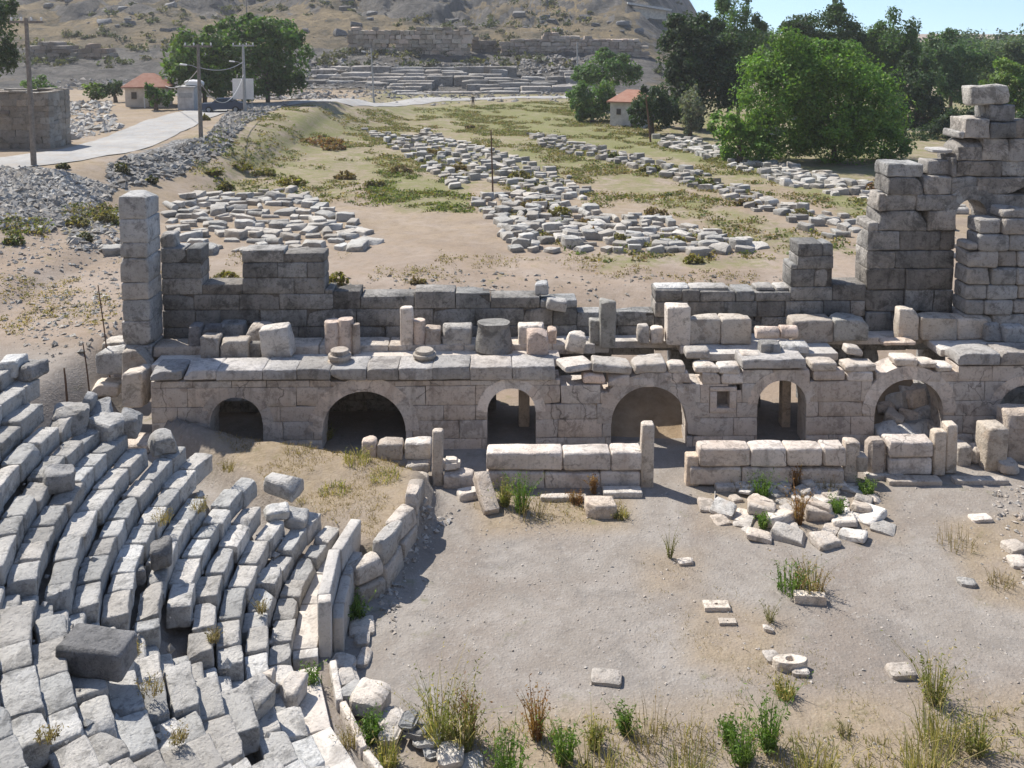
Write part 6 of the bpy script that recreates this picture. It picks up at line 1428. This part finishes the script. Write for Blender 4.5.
# person standing in the far field
def person(label, px, py, h):
    p = T(px, py); J = {'pelvis': (0, 0, .93, .125), 'chest': (0, .0, 1.28, .15), 'neck': (0, -.01, 1.46, .06), 'head0': (0, -.02, 1.58, .085), 'head1': (0, -.02, 1.68, .08),
        'hl': (-.1, 0, .88, .095), 'kl': (-.12, -.03, .48, .062), 'al': (-.13, .02, .08, .045), 'tl': (-.14, -.12, .03, .04), 'hr': (.1, 0, .88, .095), 'kr': (.13, -.05, .48, .062), 'ar': (.15, .03, .08, .045), 'tr': (.17, -.11, .03, .04),
        'sl': (-.2, 0, 1.38, .06), 'el': (-.27, .03, 1.1, .045), 'wl': (-.26, -.08, .86, .035), 'fl': (-.25, -.12, .77, .03), 'sr': (.2, 0, 1.38, .06), 'er': (.28, .02, 1.1, .045), 'wr': (.2, -.16, .98, .035), 'fr': (.14, -.22, 1.0, .03)}
    E_ = [('pelvis', 'chest'), ('chest', 'neck'), ('neck', 'head0'), ('head0', 'head1'), ('pelvis', 'hl'), ('hl', 'kl'), ('kl', 'al'), ('al', 'tl'), ('pelvis', 'hr'), ('hr', 'kr'), ('kr', 'ar'), ('ar', 'tr'), ('chest', 'sl'), ('sl', 'el'), ('el', 'wl'), ('wl', 'fl'), ('chest', 'sr'), ('sr', 'er'), ('er', 'wr'), ('wr', 'fr')]
    K = list(J); me = bpy.data.meshes.new('person'); me.from_pydata([J[k][:3] for k in K], [(K.index(a), K.index(b)) for a, b in E_], [])
    o = link('person', me); sk = o.modifiers.new('skin', 'SKIN'); sb = o.modifiers.new('sub', 'SUBSURF'); sb.levels = sb.render_levels = 2
    for k, v in zip(K, me.skin_vertices[0].data): v.radius = (J[k][3],) * 2; v.use_root = (k == 'pelvis')
    bpy.context.view_layer.update(); nm = bpy.data.meshes.new_from_object(o.evaluated_get(bpy.context.evaluated_depsgraph_get())); o.modifiers.clear(); o.data = nm
    for m_ in (M['cloth'], M['trouser'], M['skin'], M['hair']): nm.materials.append(m_)
    for f in nm.polygons:
        c = f.center; f.material_index = 3 if c.z > 1.66 or (c.z > 1.55 and c.y > .02) else 2 if c.z > 1.48 or (abs(c.x) > .1 and .7 < c.z < 1.04 and c.y < -.06) else 1 if c.z < .95 else 0; f.use_smooth = True
    o.location = p; o.scale = (h / 1.76,) * 3; return tag(o, label, 'person')
M['trouser'] = simple('dark_trousers', (.03, .03, .035), .95); M['hair'] = simple('dark_hair', (.02, .016, .013), .8)
person('person in dark clothes standing alone in the far green field', 473, 107.5, 1.8)

# ------------------------------------------------------------------ let loose stones rest on what is under them
bpy.context.view_layer.update(); dg = bpy.context.evaluated_depsgraph_get()
moved = 0
for o in list(scene.objects):
    if o.type != 'MESH' or o.parent is not None or o.name.split('.')[0] not in ('boulder', 'stone_block', 'edge_stone', 'heap_stone', 'loose_stone', 'column_stump', 'column_plinth', 'carved_stone', 'column_drum', 'fallen_block'): continue
    if o.name.startswith('fallen_block') or 'ramp end' in o['label'] or 'pipe' in o['label'] or 'slim post' in o['label'] or o.name.startswith(('column', 'carved')): continue
    onst = o.location.z > 1.2 and o.location.y > 24 and o.location.x > -11
    bb = [Vector(c) for c in o.bound_box]; lo = Vector((min(c[i] for c in bb) for i in range(3))); hi = Vector((max(c[i] for c in bb) for i in range(3))); ds = []
    for fx, fy in ((.5, .5), (.25, .25), (.75, .25), (.25, .75), (.75, .75), (.5, .2), (.5, .8)):
        p = o.matrix_world @ Vector((lo.x + (hi.x - lo.x) * fx, lo.y + (hi.y - lo.y) * fy, lo.z + .03)); z0 = p.z; q = p - Vector((0, 0, .0)); hit = None
        for _ in range(4):
            ok, loc, nrm, fi, ob, mt = scene.ray_cast(dg, q, Vector((0, 0, -1)))
            if not ok: break
            if ob.name != o.name: hit = loc; break
            q = loc - Vector((0, 0, .002))
        if hit is not None: ds.append(z0 - .03 - hit.z)
    if ds:
        d = sorted(ds)[1] if len(ds) > 2 else min(ds)
        if .03 < d < (.4 if onst else 1.6): o.location.z -= d + .03; moved += 1
print('settled', moved)
HAZE = 0.00032

# ------------------------------------------------------------------ sky, sun, camera
SUN_DIR = Vector((-.77, .64, 0)).normalized(); ELEV = R(51)
world = bpy.data.worlds.new('World'); scene.world = world; world.use_nodes = True
nt = world.node_tree; bg = nt.nodes['Background']; sky = nt.nodes.new('ShaderNodeTexSky'); sky.sky_type = 'NISHITA'; sky.sun_disc = False
sky.sun_elevation = ELEV; sky.sun_rotation = math.atan2(SUN_DIR.x, SUN_DIR.y); sky.air_density = 1.0; sky.dust_density = .6; sky.ozone_density = 3.0
tc = nt.nodes.new('ShaderNodeTexCoord'); va = nt.nodes.new('ShaderNodeVectorMath'); va.operation = 'ADD'; va.inputs[1].default_value = (0, 0, .10)
nt.links.new(tc.outputs['Generated'], va.inputs[0]); nt.links.new(va.outputs[0], sky.inputs[0])
nt.links.new(sky.outputs[0], bg.inputs[0]); bg.inputs[1].default_value = .115
sl = bpy.data.lights.new('sun', 'SUN'); sl.energy = 4.3; sl.angle = R(.5); sl.color = (1, .95, .86)
so = bpy.data.objects.new('sun', sl); COL.objects.link(so)
d = Vector((SUN_DIR.x * math.cos(ELEV), SUN_DIR.y * math.cos(ELEV), math.sin(ELEV))); so.rotation_euler = d.to_track_quat('Z', 'Y').to_euler(); so.location = (-20, 20, 40)
cam = bpy.data.cameras.new('camera'); cam.sensor_width = 36; cam.lens = FPX / 1024 * 36; cam.shift_y = -(384 - PY0) / 1024; cam.clip_end = 8000; cam.clip_start = .1
cobj = bpy.data.objects.new('camera', cam); COL.objects.link(cobj); cobj.location = (0, 0, CH); cobj.rotation_euler = (math.pi / 2 - PITCH, 0, 0); scene.camera = cobj
vs = scene.view_settings; vs.view_transform = 'Standard'; vs.look = 'None'; vs.exposure = 0.8; vs.gamma = 1
scene.render.engine = 'CYCLES'; scene.cycles.max_bounces = 6; scene.cycles.use_denoising = True

if HAZE:
    mb = MB(); V, F = plain_box(900, 560, 100); V[:, 1] += 200; V[:, 2] += -2.2; mb.add(V, F); hz = mb.build('haze', None, smooth=False); hz['kind'] = 'stuff'; hz.data.materials.clear()
    hm = bpy.data.materials.new('haze'); hm.use_nodes = True; hn = hm.node_tree; hn.nodes.clear(); ho = hn.nodes.new('ShaderNodeOutputMaterial'); hv = hn.nodes.new('ShaderNodeVolumePrincipled')
    hv.inputs['Density'].default_value = HAZE; hv.inputs['Color'].default_value = (1, 1, 1, 1); hv.inputs['Anisotropy'].default_value = .3
    hn.links.new(hv.outputs[0], ho.inputs['Volume']); hz.data.materials.append(hm)
